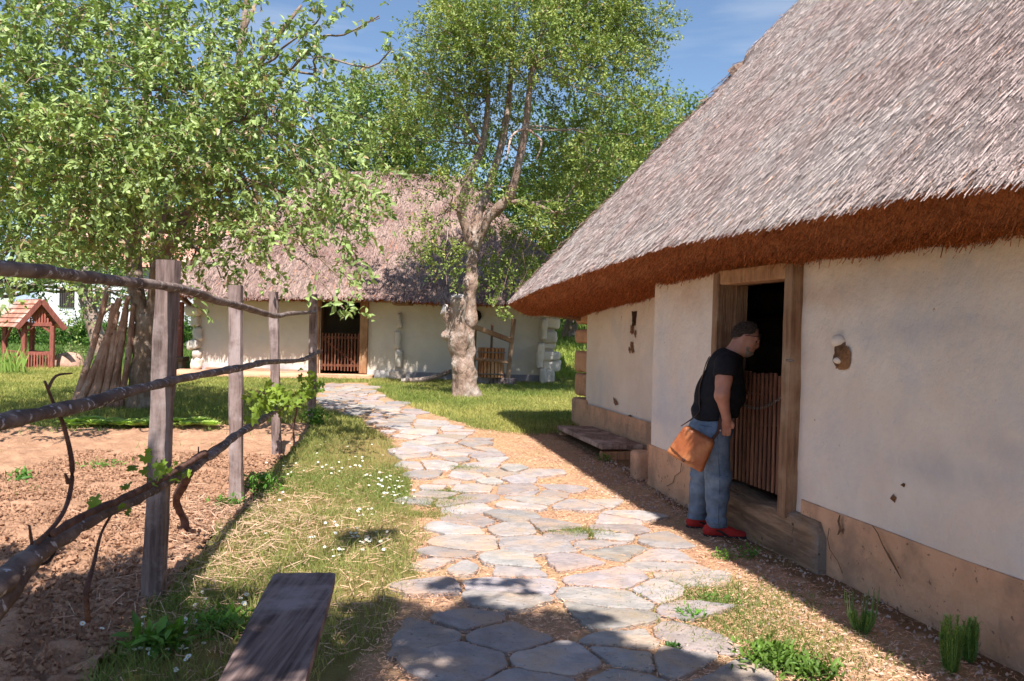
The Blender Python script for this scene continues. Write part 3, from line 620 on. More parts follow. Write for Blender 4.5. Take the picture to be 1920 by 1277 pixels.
mb = MB(); lean_post(mb, .105, dl + .03, dl + .01, zb, zt + .02, .10, .08); mb.build('inner_jamb', M['timber'], cottage)
mb = MB(); fbox(mb, -.0, (dl + dr) / 2, zt + .055, .15, dl - dr + .10, .12, col=(1.5, 1.35, 1.2), wob=.008); mb.build('lintel', M['timber'], cottage)
# lattice half gate
mb = MB(); ztg = HR.hit(1475, 701)[2]
fbox(mb, .085, (dl + dr) / 2, zb + .16, .025, dl - dr - .04, .07)
gate = mb.build('lattice_gate', M['slat'], cottage); mb = MB(); fbox(mb, .085, (dl + dr) / 2, ztg - .14, .025, dl - dr - .04, .07); mb.build('gate_rail', M['slat'], gate)
ns = 15
for i in range(ns):
    s_ = dr + .035 + (dl - dr - .07) * i / (ns - 1); mb = MB(); hh = ztg - zb - .03 + random.uniform(-.01, .01)
    fbox(mb, .06, s_, zb + .015 + hh / 2, .018, .030, hh, col=np.array((1, 1, 1)) * random.uniform(.8, 1.25), bev=.004)
    X3 = mb.V[0]; f = sstep(zb + .3, zb, X3[:, 2])[:, None]; mb.C[0] = mb.C[0] * (1 + f * np.array((.55, .9, 1.1))); mb.build('slat', M['slat'], gate)
mb = MB(); a_ = HR.hit(1393, 757, .03); b_ = HR.hit(1474, 738, .03)
nl = 26
for i in range(nl):
    t = i / (nl - 1); c = a_ * (1 - t) + b_ * t; c[2] -= .075 * 4 * t * (1 - t) * (1 - .3 * t) - .0
    t2 = min(1, t + .01); d = (b_ - a_) + np.array((0, 0, -.075 * 4 * (1 - 2 * t))); d = nrm(d); e = nrm(np.cross(d, (1, 0, 0))) if i % 2 else np.array((1., 0, 0)); L = .017
    th = np.linspace(0, 2 * np.pi, 9)[:-1]; pts = [c + d * L * math.cos(q) + e * .009 * math.sin(q) for q in th]; mb.tube(HR.w(np.array(pts + [pts[0]])), .0028, n=5, sub=1, caps=False)
mb.build('chain', M['metal'], cottage)
mb = MB(); h_ = HR.hit(1482, 676, -.1); mb.tube(HR.w([h_ + (0, .05, 0), h_ + (0, -.04, 0)]), .008, sub=1); mb.build('door_latch', M['metal'], cottage)
# wall scars
def scar(mb, fr, pts, off, th=.006, col=(1, 1, 1), jag=2.2):
    pts = np.array(pts, float); Q = []
    for i in range(len(pts)):
        p_, q_ = pts[i], pts[(i + 1) % len(pts)]; m_ = max(2, int(np.hypot(*(q_ - p_)) / 2.5))
        for k in range(m_): Q.append(p_ + (q_ - p_) * k / m_)
    rj = np.random.RandomState(int(pts[0][0])); L = np.array([fr.hit(x + rj.normal(0, jag * .4), y + rj.normal(0, jag * .5), off) for x, y in Q]); ce = L.mean(0); V = np.concatenate([L, [ce + (-th, 0, 0)]]); k = len(L)
    V[:k, 0] += .015
    mb.add(fr.w(V), [[i, (i + 1) % k, k] for i in range(k)], col)
mb = MB()
V, F = nets(lambda p: smin(smin(ell(p, (0, 0, .05), (.03, .06, .07)), ell(p, (.0, .01, -.05), (.028, .075, .06)), .03), ell(p, (-.005, 0, 0), (.02, .05, .09)), .02) + .006 * fbm(p, 40, 2), (-.06, -.12, -.16), (.06, .12, .16), .009)
h_ = HR.hit(1575, 662); mb.add(HR.w(V * (1, .85, .85) + h_ + (.006, 0, 0)), F, np.array((1, 1, 1))); mb.build('broken_plaster', M['clay'], cottage, smooth=True)
mb = MB(); V, F = nets(lambda p: ell(p, (0, 0, 0), (.045, .06, .045)) + .006 * fbm(p, 30, 2), (-.07, -.09, -.07), (.07, .09, .07), .01)
h_ = HR.hit(1573, 640); mb.add(HR.w(V + h_), F); mb.build('broken_plaster', M['lime'], cottage, smooth=True)
mb = MB(); h_ = HR.hit(1576, 676); V, F = nets(lambda p: ell(p, (0, 0, 0), (.03, .045, .022)), (-.05, -.06, -.04), (.05, .06, .04), .008); mb.add(HR.w(V + h_ + (-.012, 0, 0)), F); mb.build('broken_plaster', M['lime'], cottage, smooth=True)
mb = MB(); cr = [(1636, 985), (1646, 1000), (1655, 1022), (1668, 1045), (1690, 1085)]; wd = [.8, 1.3, 1.6, 3.6, 1.2]
L = [HR.hit(x, y, -.034) for x, y in cr]
mb.grid(HR.w(np.stack([np.stack([l + (0, q * .004, 0), l + (-.004, 0, 0), l + (0, -q * .004, 0)]) for l, q in zip(L, wd)]))); mb.build('plinth_crack', M['clay'], cottage); mb = MB()
cr = [(1575, 965), (1572, 978), (1576, 992), (1571, 1003)]; L = [HR.hit(x, y, -.034) for x, y in cr]; wd = [1, 2.5, 3, 1]
mb.grid(HR.w(np.stack([np.stack([l + (0, q * .005, 0), l + (-.004, 0, 0), l + (0, -q * .005, 0)]) for l, q in zip(L, wd)]))); mb.build('plinth_crack', M['clay'], cottage); mb = MB()
cr = [(1555, 990), (1552, 1010), (1556, 1030), (1571, 1052), (1580, 1075)]; L = [HR.hit(x, y, -.034) for x, y in cr]
mb.grid(HR.w(np.stack([np.stack([l + (0, .0025, 0), l + (-.004, 0, 0), l + (0, -.0025, 0)]) for l in L]))); mb.build('plinth_crack', M['clay'], cottage); mb = MB()
cr = [(1278, 868), (1276, 885), (1266, 892), (1262, 905), (1250, 912)]; L = [HR.hit(x, y, -.034) for x, y in cr]
mb.grid(HR.w(np.stack([np.stack([l + (0, .006, 0), l + (-.004, 0, 0), l + (0, -.006, 0)]) for l in L])))
mb.build('plinth_crack', M['clay'], cottage)
mb = MB(); scar(mb, HR, [(1183, 584), (1192, 583), (1190, 610), (1183, 612)], .52, .004, (.35, .3, .25), 1); mb.build('wall_slot', M['clay'], cottage)
for L_ in ([(1181, 610), (1185, 612), (1183, 628), (1179, 624)], [(1180, 640), (1184, 642), (1187, 660), (1183, 664), (1180, 652)], [(1188, 618), (1190, 619), (1190, 634), (1188, 632)], [(1177, 650), (1179, 650), (1180, 662), (1178, 662)], [(1147, 745), (1153, 750), (1157, 758), (1150, 760)], [(1176, 777), (1181, 778), (1182, 790), (1177, 788)]):
    mb = MB(); scar(mb, HR, L_, .512, .002, (1.4, 1.3, 1.2), 1.2); mb.build('wall_stain', M['clay'], cottage)
for L_ in ([(1671, 926), (1676, 934), (1673, 944), (1669, 936)], [(1566, 660), (1560, 668), (1563, 690), (1568, 694), (1588, 690), (1591, 672), (1588, 650), (1572, 648)], [(1690, 905), (1694, 908), (1691, 914)], [(1700, 1018), (1704, 1020), (1701, 1024)]):
    mb = MB(); scar(mb, HR, L_, -.02, .012, (1.6, 1.5, 1.3)); mb.build('wall_stain', M['clay'], cottage)
# corner logs
for (y0_, y1_, x0_, wd) in ((578, 607, 1082, .2), (618, 643, 1084, .2), (658, 697, 1080, .24), (700, 742, 1083, .22)):
    A_ = HR.hit(x0_, (y0_ + y1_) / 2, .54); zz0 = HR.hit(x0_, y1_, .54)[2]; zz1 = HR.hit(x0_, y0_, .54)[2]; hh = (zz1 - zz0) / 2
    V, F = nets(lambda p: rbox(p, (0, 0, 0), (.15, .38, hh), min(.06, hh * .8)) + .025 * fbm(p, 8, 3), (-.24, -.5, -hh - .08), (.24, .5, hh + .08), .02)
    mb = MB(); mb.add(HR.w(V + (A_[0] + .16, sb + .30 + LR3.uniform(-.08, .08), (zz0 + zz1) / 2)), F, (.95, .88, .84)); mb.build('corner_log', M['plinth'], cottage, smooth=True)
h_ = HR.hit(1090, 775, .5); V, F = nets(lambda p: rbox(p, (0, 0, 0), (.18, .35, .27), .05) + .012 * fbm(p, 5, 3), (-.3, -.5, -.4), (.3, .5, .4), .025)
mb = MB(); mb.add(HR.w(V + (.66, sb + .25, h_[2] - .06)), F); mb.build('corner_pier', M['plinth'], cottage, smooth=True)
V, F = nets(lambda p: rbox(p, (0, 0, 0), (.09, .11, .17), .04) + .008 * fbm(p, 8, 3), (-.2, -.2, -.3), (.2, .2, .3), .018)
mb = MB(); h_ = G(1193, 898); mb.add(HR.w(V) - HR.o + h_ + (0.05, .05, .12), F); mb.build('sill_end', M['plinth'], cottage, smooth=True)
mb = MB()
for (x_, y_, o_) in ((1247, 520, -.05),):
    h_ = HR.hit(x_, y_, o_); fbox(mb, .0, h_[1], h_[2] + .02, .25, .10, .1, wob=.01)
mb.build('eave_beam', M['timber'], cottage)
h_ = HR.hit(1075, 590, .5)
for L_, r_ in (([(-.35, sb + .25, h_[2] + .05), (3, sb + .25, h_[2] + .12)], .07), ([(.1, sb - .2, h_[2] + .05), (.2, sb + .5, h_[2] + .1)], .05), ([(.0, sb + .45, h_[2] - .0), (.9, sb + .45, h_[2] - .1)], .04)): mb = MB(); mb.tube(HR.w(L_), r_, rough=.2); mb.build('eave_beam', M['timber'], cottage)
# plank bench by the recessed wall
a_ = G(1130, 862); b1 = P(1037, 803, 12.0)
q0 = P(1131, 834, a_[1]); s0_ = (q0 - HR.o) @ uv; s1_ = s0_ + 2.0; off0 = (q0 - HR.o) @ nv
bn = thing('plank_bench', 'low weathered plank bench with slab ends against the recessed cottage wall', 'bench', (a_[0], a_[1], gzf(a_[0], a_[1])), 0)
bz = q0[2]; mb = MB()
m_ = np.array([[(off0 + k * .5, s, bz + .0) for k in (0, 1)] for s in (s0_, s1_)])
mb.box(HR.w((off0 + .24, (s0_ + s1_) / 2, bz - .03)), (.52, s1_ - s0_, .06), R=Rf, wob=.02, col=(1.5, 1.3, 1.15)); mb.build('seat', M['grey_wood'], bn)
for s in (s0_ + .06, s1_ - .1):
    mb = MB(); g_ = gzf(*HR.w((off0, s, 0))[:2]); mb.box(HR.w((off0 + .24, s, (g_ - .05 + bz - .085) / 2)), (.50, .10, bz - .085 - g_ + .05), R=Rf, wob=.01, col=(1.7, 1.5, 1.35)); mb.build('leg', M['timber'], bn)
t_ = np.linspace(.25, 3.3, 60); hp = np.stack([-.6 + t_, sc - t_, ze_r(sc - t_) + 1.155 * (t_ - .06) - .01], -1) + .02 * np.stack([fbm(np.stack([t_, t_ * 0, t_ * 0 + k], -1), 3, 2) for k in range(3)], -1)
mb = MB(); k_ = t_ < 2.46; mb.tube(HR.w(hp[k_]), .05, n=9, sub=1, rough=.9, rs=12); mb.tube(HR.w(hp[~k_] + (0, 0, .035)), np.linspace(.10, .07, (~k_).sum()), n=9, sub=1, rough=.8, rs=12)
n = 5000; i_ = LR3.randint(0, 59, n); c_ = hp[i_] + LR3.normal(0, .035, (n, 3)) + (0, 0, .02); d_ = nrm(np.array((-1, 1, -1.3)) + LR3.normal(0, .5, (n, 3))); w_ = nrm(np.cross(d_, LR3.normal(0, 1, (n, 3)))) * .004
mb.add(HR.w(np.stack([c_ - w_, c_ + w_, c_ + d_ * .11 + w_, c_ + d_ * .11 - w_], 1).reshape(-1, 3)), (np.arange(n) * 4)[:, None] + np.array([[0, 1, 2, 3]]), np.repeat(LR3.uniform(.6, 1.7, (n, 1)) * np.ones(3), 4, 0)); mb.build('hip_ridge', M['hip'], cottage)
# ------------------------------------------------------------------ far cottage
YF = 20.0
HF = Frame((0, YF, 0), (0, 1, 0), (1, 0, 0))
def FX(px, py=600): return P(px, py, YF)[0]
def FZ(px, py): return P(px, py, YF)[2]
far = thing('thatched_cottage', 'far whitewashed cottage with mauve thatch and gated doorway behind the trees', 'cottage', (FX(700), YF, gzf(FX(700), YF)))
xl, xr = FX(362), FX(1040); zeF = FZ(640, 553)
def ze_f(s): return zeF - .012 * (s - FX(640)) * 0 + .03 * np.sin(s * 1.3)
roof(HF, far, -.75, 6.4, xl - .75, xr + .75, ze_f, 1.06, M['thatch_far'], M['under'], 150000, (.012, .028), (.10, .35), seed=9, uw=.95, wobble=.06, vis=lambda a, s, r: a < 3.4)
fdl, fdr = FX(602), FX(676); fzt = FZ(640, 566); fzb = FZ(640, 697); gl = gzf(0, YF)
mb = MB()
panel(mb, HF, xl, fdl, 0, zeF + .3, 0, amp=.03, res=.1); panel(mb, HF, fdr, xr, 0, zeF + .3, 0, amp=.03, res=.1); panel(mb, HF, fdl, fdr, fzt, zeF + .3, 0, amp=.03, res=.1)
panel(mb, HF, 0, 4.9, 0, zeF + .3, xl, along='a', res=.3); panel(mb, HF, 0, 4.9, 0, zeF + .3, xr, along='a', res=.3); panel(mb, HF, xl, xr, 0, zeF + .3, 4.9, res=.5)
mb.build('wall', M['lime_far'], far, smooth=True)
mb = MB()
for s_ in (fdl, fdr): mb.add(HF.w([(0, s_, 0), (.3, s_, 0), (.3, s_, 2.6), (0, s_, 2.6)]), [[0, 1, 2, 3]])
mb.add(HF.w([(.3, xl, 0), (.3, fdl, 0), (.3, fdl, 2.6), (.3, xl, 2.6)]), [[0, 1, 2, 3]]); mb.add(HF.w([(.3, fdr, 0), (.3, xr, 0), (.3, xr, 2.6), (.3, fdr, 2.6)]), [[0, 1, 2, 3]])
mb.add(HF.w([(0, xl, zeF + .25), (4.9, xl, zeF + .25), (4.9, xr, zeF + .25), (0, xr, zeF + .25)]), [[0, 1, 2, 3]]); mb.build('interior', M['clay'], far)
mb = MB(); panel(mb, HF, xl, fdl - .1, 0, FZ(480, 682), -.05, amp=.02); panel(mb, HF, fdr + .2, FX(740), 0, FZ(720, 694), -.07, amp=.02); mb.build('plinth', M['plinth_w'], far, smooth=True)
mb = MB(); panel(mb, HF, FX(764), xr, 0, FZ(880, 700), -.05, amp=.02); mb.build('plinth', M['plinth_g'], far, smooth=True)
for (x_, w_) in ((595, .16), (684, .18)):
    mb = MB(); z0_ = FZ(x_, 700); z1_ = FZ(x_, 560); mb.box((FX(x_), YF - .03, (z0_ + z1_) / 2), (w_, .14, z1_ - z0_), wob=.02, col=(1.25, 1.15, 1)); mb.build('door_jamb', M['timber'], far)
mb = MB(); mb.box((FX(640), YF - .02, FZ(640, 560)), (fdr - fdl + .3, .12, .12), wob=.02, col=(1.4, 1.3, 1.1)); mb.build('lintel', M['timber'], far)
mb = MB(); mb.box((FX(640), YF - .15, FZ(640, 702) - .05), (fdr - fdl + .7, .5, .12), wob=.03); mb.build('doorstep', M['plinth'], far)
gzt, gzb = FZ(640, 625), FZ(640, 695)
mb = MB()
mb.box(((fdl + fdr) / 2, YF + .03, gzt - .1), (fdr - fdl, .03, .06)); fg = mb.build('lattice_gate', M['slat'], far); mb = MB(); mb.box(((fdl + fdr) / 2, YF + .03, gzb + .12), (fdr - fdl, .03, .06)); mb.build('gate_rail', M['slat'], fg); mb = MB()
d_ = np.array((fdr - fdl - .1, 0, -(gzt - gzb - .25))); L_ = np.linalg.norm(d_); mb.box(((fdl + fdr) / 2, YF + .03, (gzt + gzb) / 2), (L_, .025, .05), R=rotm('Y', math.atan2(-d_[2], d_[0])))
mb.build('gate_brace', M['slat'], fg)
for i in range(12):
    mb = MB(); mb.box((fdl + .04 + (fdr - fdl - .08) * i / 11, YF, (gzt + gzb) / 2 + random.uniform(-.01, .01)), (.035, .02, gzt - gzb), bev=.003, col=np.ones(3) * random.uniform(.8, 1.3)); mb.build('slat', M['slat'], fg)
# log-end column in the middle, corners
def logcol(px, ys, wpx, depth=.12, m='lime_far', colr=(1, 1, 1)):
    for (ya, yb, dx, ww) in ys:
        c = np.array((FX(px + dx, ya), YF - depth / 2, (FZ(px, ya) + FZ(px, yb)) / 2)); hh = max(.04, (FZ(px, ya) - FZ(px, yb)) / 2); hw = wpx * ww / 160
        V, F = nets(lambda p: rbox(p, (0, 0, 0), (hw, depth, hh), min(hw, hh, depth) * .5) + .045 * fbm(p + 3 * float(c[2]), 6, 3), (-hw - .08, -depth - .08, -hh - .08), (hw + .08, depth + .08, hh + .08), .03)
        V = V @ (rotm('Y', LR3.normal(0, .07)) @ rotm('Z', LR3.normal(0, .2))).T; mb = MB(); mb.add(V + c + LR3.normal(0, .02, 3), F, np.array(colr) * LR3.uniform(.85, 1.05)); mb.build('corner_log', M[m], far, smooth=True)
logcol(748, [(590, 618, 2, .8), (620, 655, 0, 1), (655, 690, -1, 1.2)], 11)
logcol(369, [(574, 590, -4, 1.7), (591, 612, 0, 1), (613, 637, 2, 1.1), (638, 655, -3, 1.4), (657, 672, 0, 1), (673, 695, 1, 1.2)], 16, m='lime_far')
logcol(1036, [(583, 596, -6, .9), (598, 618, -2, 1.3), (620, 640, -5, 1.2), (642, 655, -9, 1.2), (656, 672, -2, 1.4), (674, 696, -4, 1.5), (697, 722, -10, 1.1)], 24, m='lime_far')
logcol(1016, [(600, 640, 0, 1), (642, 690, -2, 1.1), (692, 722, 0, 1)], 12, depth=.2)
mb = MB(); mb.box((FX(750), YF - .15, FZ(750, 703)), (.36, .3, .2), wob=.03); mb.box((FX(752), YF - .12, FZ(750, 714)), (.26, .25, .14), wob=.02, col=(.4, .4, .4)); mb.build('sill_block', M['rock'], far)
mb = MB(); mb.box((FX(757), YF - .35, FZ(757, 565)), (.38, .7, .2), wob=.02); mb.build('eave_beam', M['timber'], far); mb = MB(); mb.box((FX(734), YF - .3, FZ(734, 562)), (.2, .6, .12), wob=.02); mb.build('eave_beam', M['timber'], far)
mb = MB(); mb.tube([(FX(892, 592), YF - .06, FZ(892, 592)), (FX(892, 592), YF + .1, FZ(892, 592))], .14, n=14, sub=1); mb.build('vent_hole', M['dark'], far)
mb = MB(); V, F = nets(lambda p: rbox(p, (0, 0, 0), (FX(592) / 2 - xl / 2 + .2, .35, .1), .06) + .02 * fbm(p, 3, 3), (-2.0, -.5, -.2), (2.0, .5, .2), .05); mb.add(V + ((xl + FX(592)) / 2 - .1, YF - .35, gl + .02), F); mb.build('earth_step', M['plinth'], far, smooth=True)
# things by the far wall
lg = MB(); lg.tube([G(392, 701) + (0, -.2, .1), G(500, 704) + (0, -.2, .1), G(585, 706) + (0, -.2, .09)], [.07, .08, .06], rough=.2); o = lg.build('log', M['timber_h'], origin=G(500, 704)); tag(o, 'long thin log lying at the foot of the far wall left of its door', 'log')
lg = MB(); lg.tube([G(752, 719) + (0, 0, .06), G(800, 719) + (0, 0, .1), G(850, 716) + (0, .1, .26)], [.05, .06, .05], rough=.2, col=(1.4, 1.4, 1.3)); o = lg.build('log', M['grey_wood'], origin=G(800, 719)); tag(o, 'pale crooked log propped beside the gnarled tree at the far wall', 'log')
# wine press
pr = thing('wine_press', 'old wooden wine press with slatted basket and slanting beam by the far wall', 'wine press', tuple(G(930, 727)))
YP = YF - .75
def PP(x, y, d=0): return P(x, y, YP + d)
def beam(a, b, w1, w2, name, colr=(1, 1, 1), m='timber'):
    a = np.array(a); b = np.array(b); d = b - a; L = np.linalg.norm(d); zx = nrm(d); yx = np.array((0, 1., 0)); xx = nrm(np.cross(yx, zx)); yx = np.cross(zx, xx)
    mb = MB(); mb.box((a + b) / 2, (w1, w2, L), R=np.column_stack([xx, yx, zx]), wob=.01, col=colr); return mb.build(name, M[m], pr)
beam(PP(964, 598), PP(951, 728), .1, .12, 'post'); beam(PP(892, 603), PP(886, 722), .08, .12, 'post', (.6, .6, .6))
beam(PP(888, 612), PP(962, 640), .11, .14, 'press_beam', (1.1, 1, .9)); beam(PP(886, 711), PP(968, 716), .16, .3, 'base_beam', (.9, .9, .95), 'grey_wood')
beam(PP(923, 607, .1), PP(921, 655, .1), .05, .05, 'screw', (.5, .5, .5)); beam(PP(886, 672, -.28), PP(955, 679, -.28), .07, .05, 'cross_bar')
bc = (PP(896, 650) + PP(946, 705)) / 2; bt = PP(920, 652)[2]; bb = PP(920, 707)[2]; mb = MB(); mb.tube([(bc[0], bc[1], bb), (bc[0], bc[1], bt - .02)], .27, n=24, sub=1, col=(.3, .25, .2)); bk = mb.build('basket', M['timber'], pr)
for i in range(22):
    t = 2 * math.pi * i / 22; mb = MB(); mb.box((bc[0] + .29 * math.cos(t), bc[1] + .29 * math.sin(t), (bb + bt) / 2), (.02, .062, bt - bb), R=rotm('Z', t), bev=.004, col=np.array((1.35, 1.05, .8)) * random.uniform(.8, 1.2)); mb.build('stave', M['timber'], bk)
for zz in (bb + .08, bt - .1):
    th = np.linspace(0, 2 * np.pi, 25); mb = MB(); mb.tube(np.column_stack([bc[0] + .31 * np.cos(th), bc[1] + .31 * np.sin(th), zz + 0 * th]), .014, n=6, sub=1, caps=False); mb.build('hoop', M['metal'], bk)
# ------------------------------------------------------------------ rail fence
PB = [(285, 1130, 488, 316, .105), (445, 944, 535, 442, .105), (522, 858, 547, 513, .095), (585, 790, 552, 588, .11)]
pg = [G(a, b) for a, b, *_ in PB]
fence = thing('rail_fence', 'grey weathered fence of four upright posts and three wavy rails beside the garden bed', 'fence', tuple(pg[0]))
for i, ((bx_, by_, ty_, tx_, wd_), g) in enumerate(zip(PB, pg)):
    top = P(tx_, ty_, g[1]); g = g.copy(); m_ = 26; t = np.linspace(0, 1, m_)
    bot = np.array((g[0], g[1], g[2] - .35)); mb = MB(); cs = [(-.5, -.4), (-.3, -.5), (.3, -.5), (.5, -.4), (.5, .4), (.3, .5), (-.3, .5), (-.5, .4)]
    X3 = np.array([[bot * (1 - k) + top * k + np.array((a * wd_, b * wd_ * .8, 0)) for a, b in cs + cs[:1]] for k in t]); q = X3.reshape(-1, 3)
    X3 = X3 + (.010 * fbm(q * np.array((1, 1, .35)) + i * 7, 14, 3)).reshape(m_, 9)[..., None] * np.array((1, 1, .2)); X3[:, 8] = X3[:, 0]
    mb.grid(X3, (1.1, 1.05, 1.05)); mb.F.append((np.array([[(m_ - 1) * 9 + j for j in range(8)]]), 0)); mb.build('post', M['grey_wood'], fence, smooth=False)
slope = (pg[2][0] - pg[0][0]) / (pg[2][1] - pg[0][1])
def fpt(px, py, dy=-.09):     # a point on the fence line
    d = ray(px, py); x0, y0 = pg[0][0], pg[0][1]; 
    # plane through fence line moved towards the camera side
    nx_, ny_ = 1.0, -slope; L = math.hypot(nx_, ny_); nx_ /= L; ny_ /= L; off = nx_ * x0 + ny_ * y0 - dy
    t = off / (d.x * nx_ + d.y * ny_); return np.array((d.x * t, d.y * t, CAMH + d.z * t))
def raildef(pts, r, name='rail'):
    W_ = np.array([fpt(x, y) for x, y in pts]); mb = MB(); mb.tube(W_, r, n=9, sub=6, rough=.42, rs=10, flat=.72, col=(1, 1, 1)); return mb.build(name, M['rail_wood'], fence, smooth=True), W_
raildef([(-260, 496), (0, 504), (90, 510), (180, 522), (250, 530), (318, 538), (365, 548), (400, 562), (450, 574), (515, 592), (545, 588), (592, 585)], [.033, .033, .033, .031, .032, .034, .036, .036, .037, .038, .035, .03])
raildef([(-260, 850), (0, 792), (80, 774), (160, 758), (225, 738), (290, 722), (350, 708), (420, 695), (455, 689), (500, 679), (550, 677), (575, 672), (596, 660)], [.034, .034, .033, .034, .032, .031, .032, .036, .038, .036, .034, .04, .04])
_, BR = raildef([(-160, 1200), (0, 1090), (45, 1052), (100, 1016), (180, 968), (250, 938), (310, 905), (350, 884), (400, 850), (440, 818), (480, 794), (520, 768), (560, 752), (592, 735)], [.045, .042, .04, .04, .036, .034, .033, .032, .034, .036, .038, .038, .036, .034])
mb = MB(); mb.tube([fpt(70, 1040), fpt(20, 1095), fpt(-60, 1190), fpt(-150, 1300)], [.03, .04, .045, .045], rough=.3, sub=6); mb.build('rail', M['rail_wood'], fence, smooth=True)
def mpost(px, py, h):
    g = G(px, py); mb = MB(); mb.box((g[0], g[1], g[2] + h / 2), (.1, .09, h), wob=.02); mb.build('post', M['grey_wood'], fence)
for (x_, y_) in ((592, 582), (596, 662)):
    c = fpt(x_, y_, 0); mb = MB(); th = np.linspace(0, 2 * np.pi, 15)
    for k in range(3): mb.tube(np.column_stack([c[0] + .075 * np.cos(th), c[1] + .07 * np.sin(th), c[2] + .02 * k + .015 * np.sin(th)]), .006, n=5, sub=1, caps=False)
    mb.build('wire_tie', M['vine'], fence)
c = fpt(84, 1030); mb = MB(); th = np.linspace(0, 2 * np.pi, 15); mb.tube(np.column_stack([c[0] + .012 * np.cos(th), c[1] + .045 * np.cos(th) , c[2] + .05 * np.sin(th)]), .006, n=5, sub=1, caps=False); mb.build('wire_tie', M['sole'], fence)
# ------------------------------------------------------------------ leaves
LR = np.random.RandomState(21)
def leafmesh(mb, base, axis_, nrmv, L, W, col, fold=.25, curl=.25, quad=True):
    n = len(base); a = nrm(axis_); s = nrm(np.cross(a, nrmv)); u = np.cross(s, a); L = L[:, None]; W = W[:, None] / 2
    if quad:
        V = np.stack([base, base + a * L * .3 + s * W * .9 + u * W * fold, base + a * L * .3 - s * W * .9 + u * W * fold, base + a * L * .68 + s * W * .75 + u * (W * fold - L * curl * .35), base + a * L * .68 - s * W * .75 + u * (W * fold - L * curl * .35), base + a * L - u * L * curl, base + a * L * .3, base + a * L * .68 - u * L * curl * .4], 1)
        i = (np.arange(n) * 8)[:, None]; mb.add(V.reshape(-1, 3), i + np.array([[6, 1, 3, 7]]), np.repeat(col, 8, 0)); b0 = mb.n - n * 8
        mb.F.append((b0 + i + np.array([[2, 6, 7, 4]]), 0)); mb.F.append((b0 + i + np.array([[0, 1, 6, 2]]), 0)); mb.F.append((b0 + i + np.array([[7, 3, 5, 4]]), 0))
    else:
        V = np.stack([base, base + a * L * .45 + s * W + u * W * fold, base + a * L, base + a * L * .45 - s * W + u * W * fold], 1)
        i = (np.arange(n) * 4)[:, None]; mb.add(V.reshape(-1, 3), i + np.array([[0, 1, 2, 3]]), np.repeat(col, 4, 0))
def spray_crown(mbL, mbT, blobs, dens, per, leaf, wid, twig, droop, colA, colB, quad=True, trunkpt=None, twigs=.25, squash=.8, updir=.35):
    for (c, rr) in blobs:
        c = np.array(c); n = max(4, int(dens * rr ** 2.3)); d = nrm(LR.normal(0, 1, (n, 3))); rad_ = rr * LR.rand(n) ** .42
        q = c + d * rad_[:, None] * np.array((1, 1, squash)); k = fbm(q, 1.1 / max(.5, rr ** .4), 2) > -.28; q = q[k]; d = d[k]; n = len(q)
        if not n: continue
        out = nrm(d + LR.normal(0, .6, (n, 3)) + np.array((0, 0, updir))); tl = LR.uniform(.6, 1.2, n) * twig
        ft = LR.rand(n, per); b = q[:, None] + out[:, None] * (tl[:, None] * ft)[..., None]; b[..., 2] -= droop * (tl[:, None] * ft) ** 2 / twig
        b = b + LR.normal(0, twig * .07, b.shape); b = b.reshape(-1, 3); m = len(b)
        o2 = np.repeat(out, per, 0); ax = nrm(o2 * .5 + LR.normal(0, .6, (m, 3)) + np.array((0, 0, -.25 * droop))); nn = nrm(LR.normal(0, .55, (m, 3)) + np.array((0, -.25, .9)))
        t = np.clip(np.repeat(LR.rand(n), per) * .7 + LR.rand(m) * .5 - .1, 0, 1)[:, None]; col = (np.array(colA) * t + np.array(colB) * (1 - t)) * LR.uniform(.8, 1.2, (m, 1)); pk = LR.rand(m) < (.07 if quad else .03); col[pk] *= np.array((1.5, .85, 1.5))
        leafmesh(mbL, b, ax, nn, LR.uniform(.45, 1.3, m) * leaf, LR.uniform(.6, 1.25, m) * wid, col, quad=quad)
        for i in range(n):
            if LR.rand() < twigs:
                p0_ = q[i]; p1_ = q[i] + out[i] * tl[i]; p1_[2] -= droop * tl[i]; mbT.tube([p0_ - out[i] * .1, (p0_ + p1_) / 2 + (0, 0, .02), p1_], [.006, .004, .002], n=4, sub=1, caps=False)
def limb(mbT, a, b, r0, r1, wig=.15, n=8, bend=.0):
    a = np.array(a, float); b = np.array(b, float); L = np.linalg.norm(b - a); k = 6
    pts = [a + (b - a) * i / k + (LR.normal(0, wig * L / k, 3) if 0 < i < k else 0) + np.array((0, 0, bend * L * math.sin(math.pi * i / k))) for i in range(k + 1)]
    mbT.tube(pts, np.linspace(r0, r1, k + 1), n=n, sub=3, rough=.2, rs=6); return pts
# ------------------------------------------------------------------ apple tree on the left
YA = 13.6; tb = P(272, 757, YA); ga_ = gzf(tb[0], YA)
apple = thing('apple_tree', 'broad leafy apple tree on the left whose drooping branches cross the far cottage roof', 'tree', (tb[0], YA, ga_))
mbT = MB(); mbL = MB()
pt = lambda x, y, d=0: P(x, y, YA + d)
mbT.tube([np.array((tb[0], YA, ga_ - .2)), pt(272, 700), pt(275, 640), pt(280, 590)], [.30, .235, .20, .20], n=18, rough=.30, rs=5, sub=6)
F1 = pt(278, 600)
mbT.tube([pt(276, 620), pt(258, 560), pt(250, 480, .2), pt(245, 400, .3), pt(250, 300, .5), pt(275, 180, .5), pt(285, 60, .4)], [.14, .13, .12, .11, .09, .07, .05], n=10, rough=.25, rs=6)
mbT.tube([pt(284, 610), pt(292, 560), pt(300, 500, -.2), pt(330, 440, -.3), pt(380, 350, -.4), pt(430, 220, -.5), pt(455, 60, -.3), pt(470, -60, 0)], [.15, .14, .12, .10, .08, .07, .05, .04], n=10, rough=.25, rs=6)
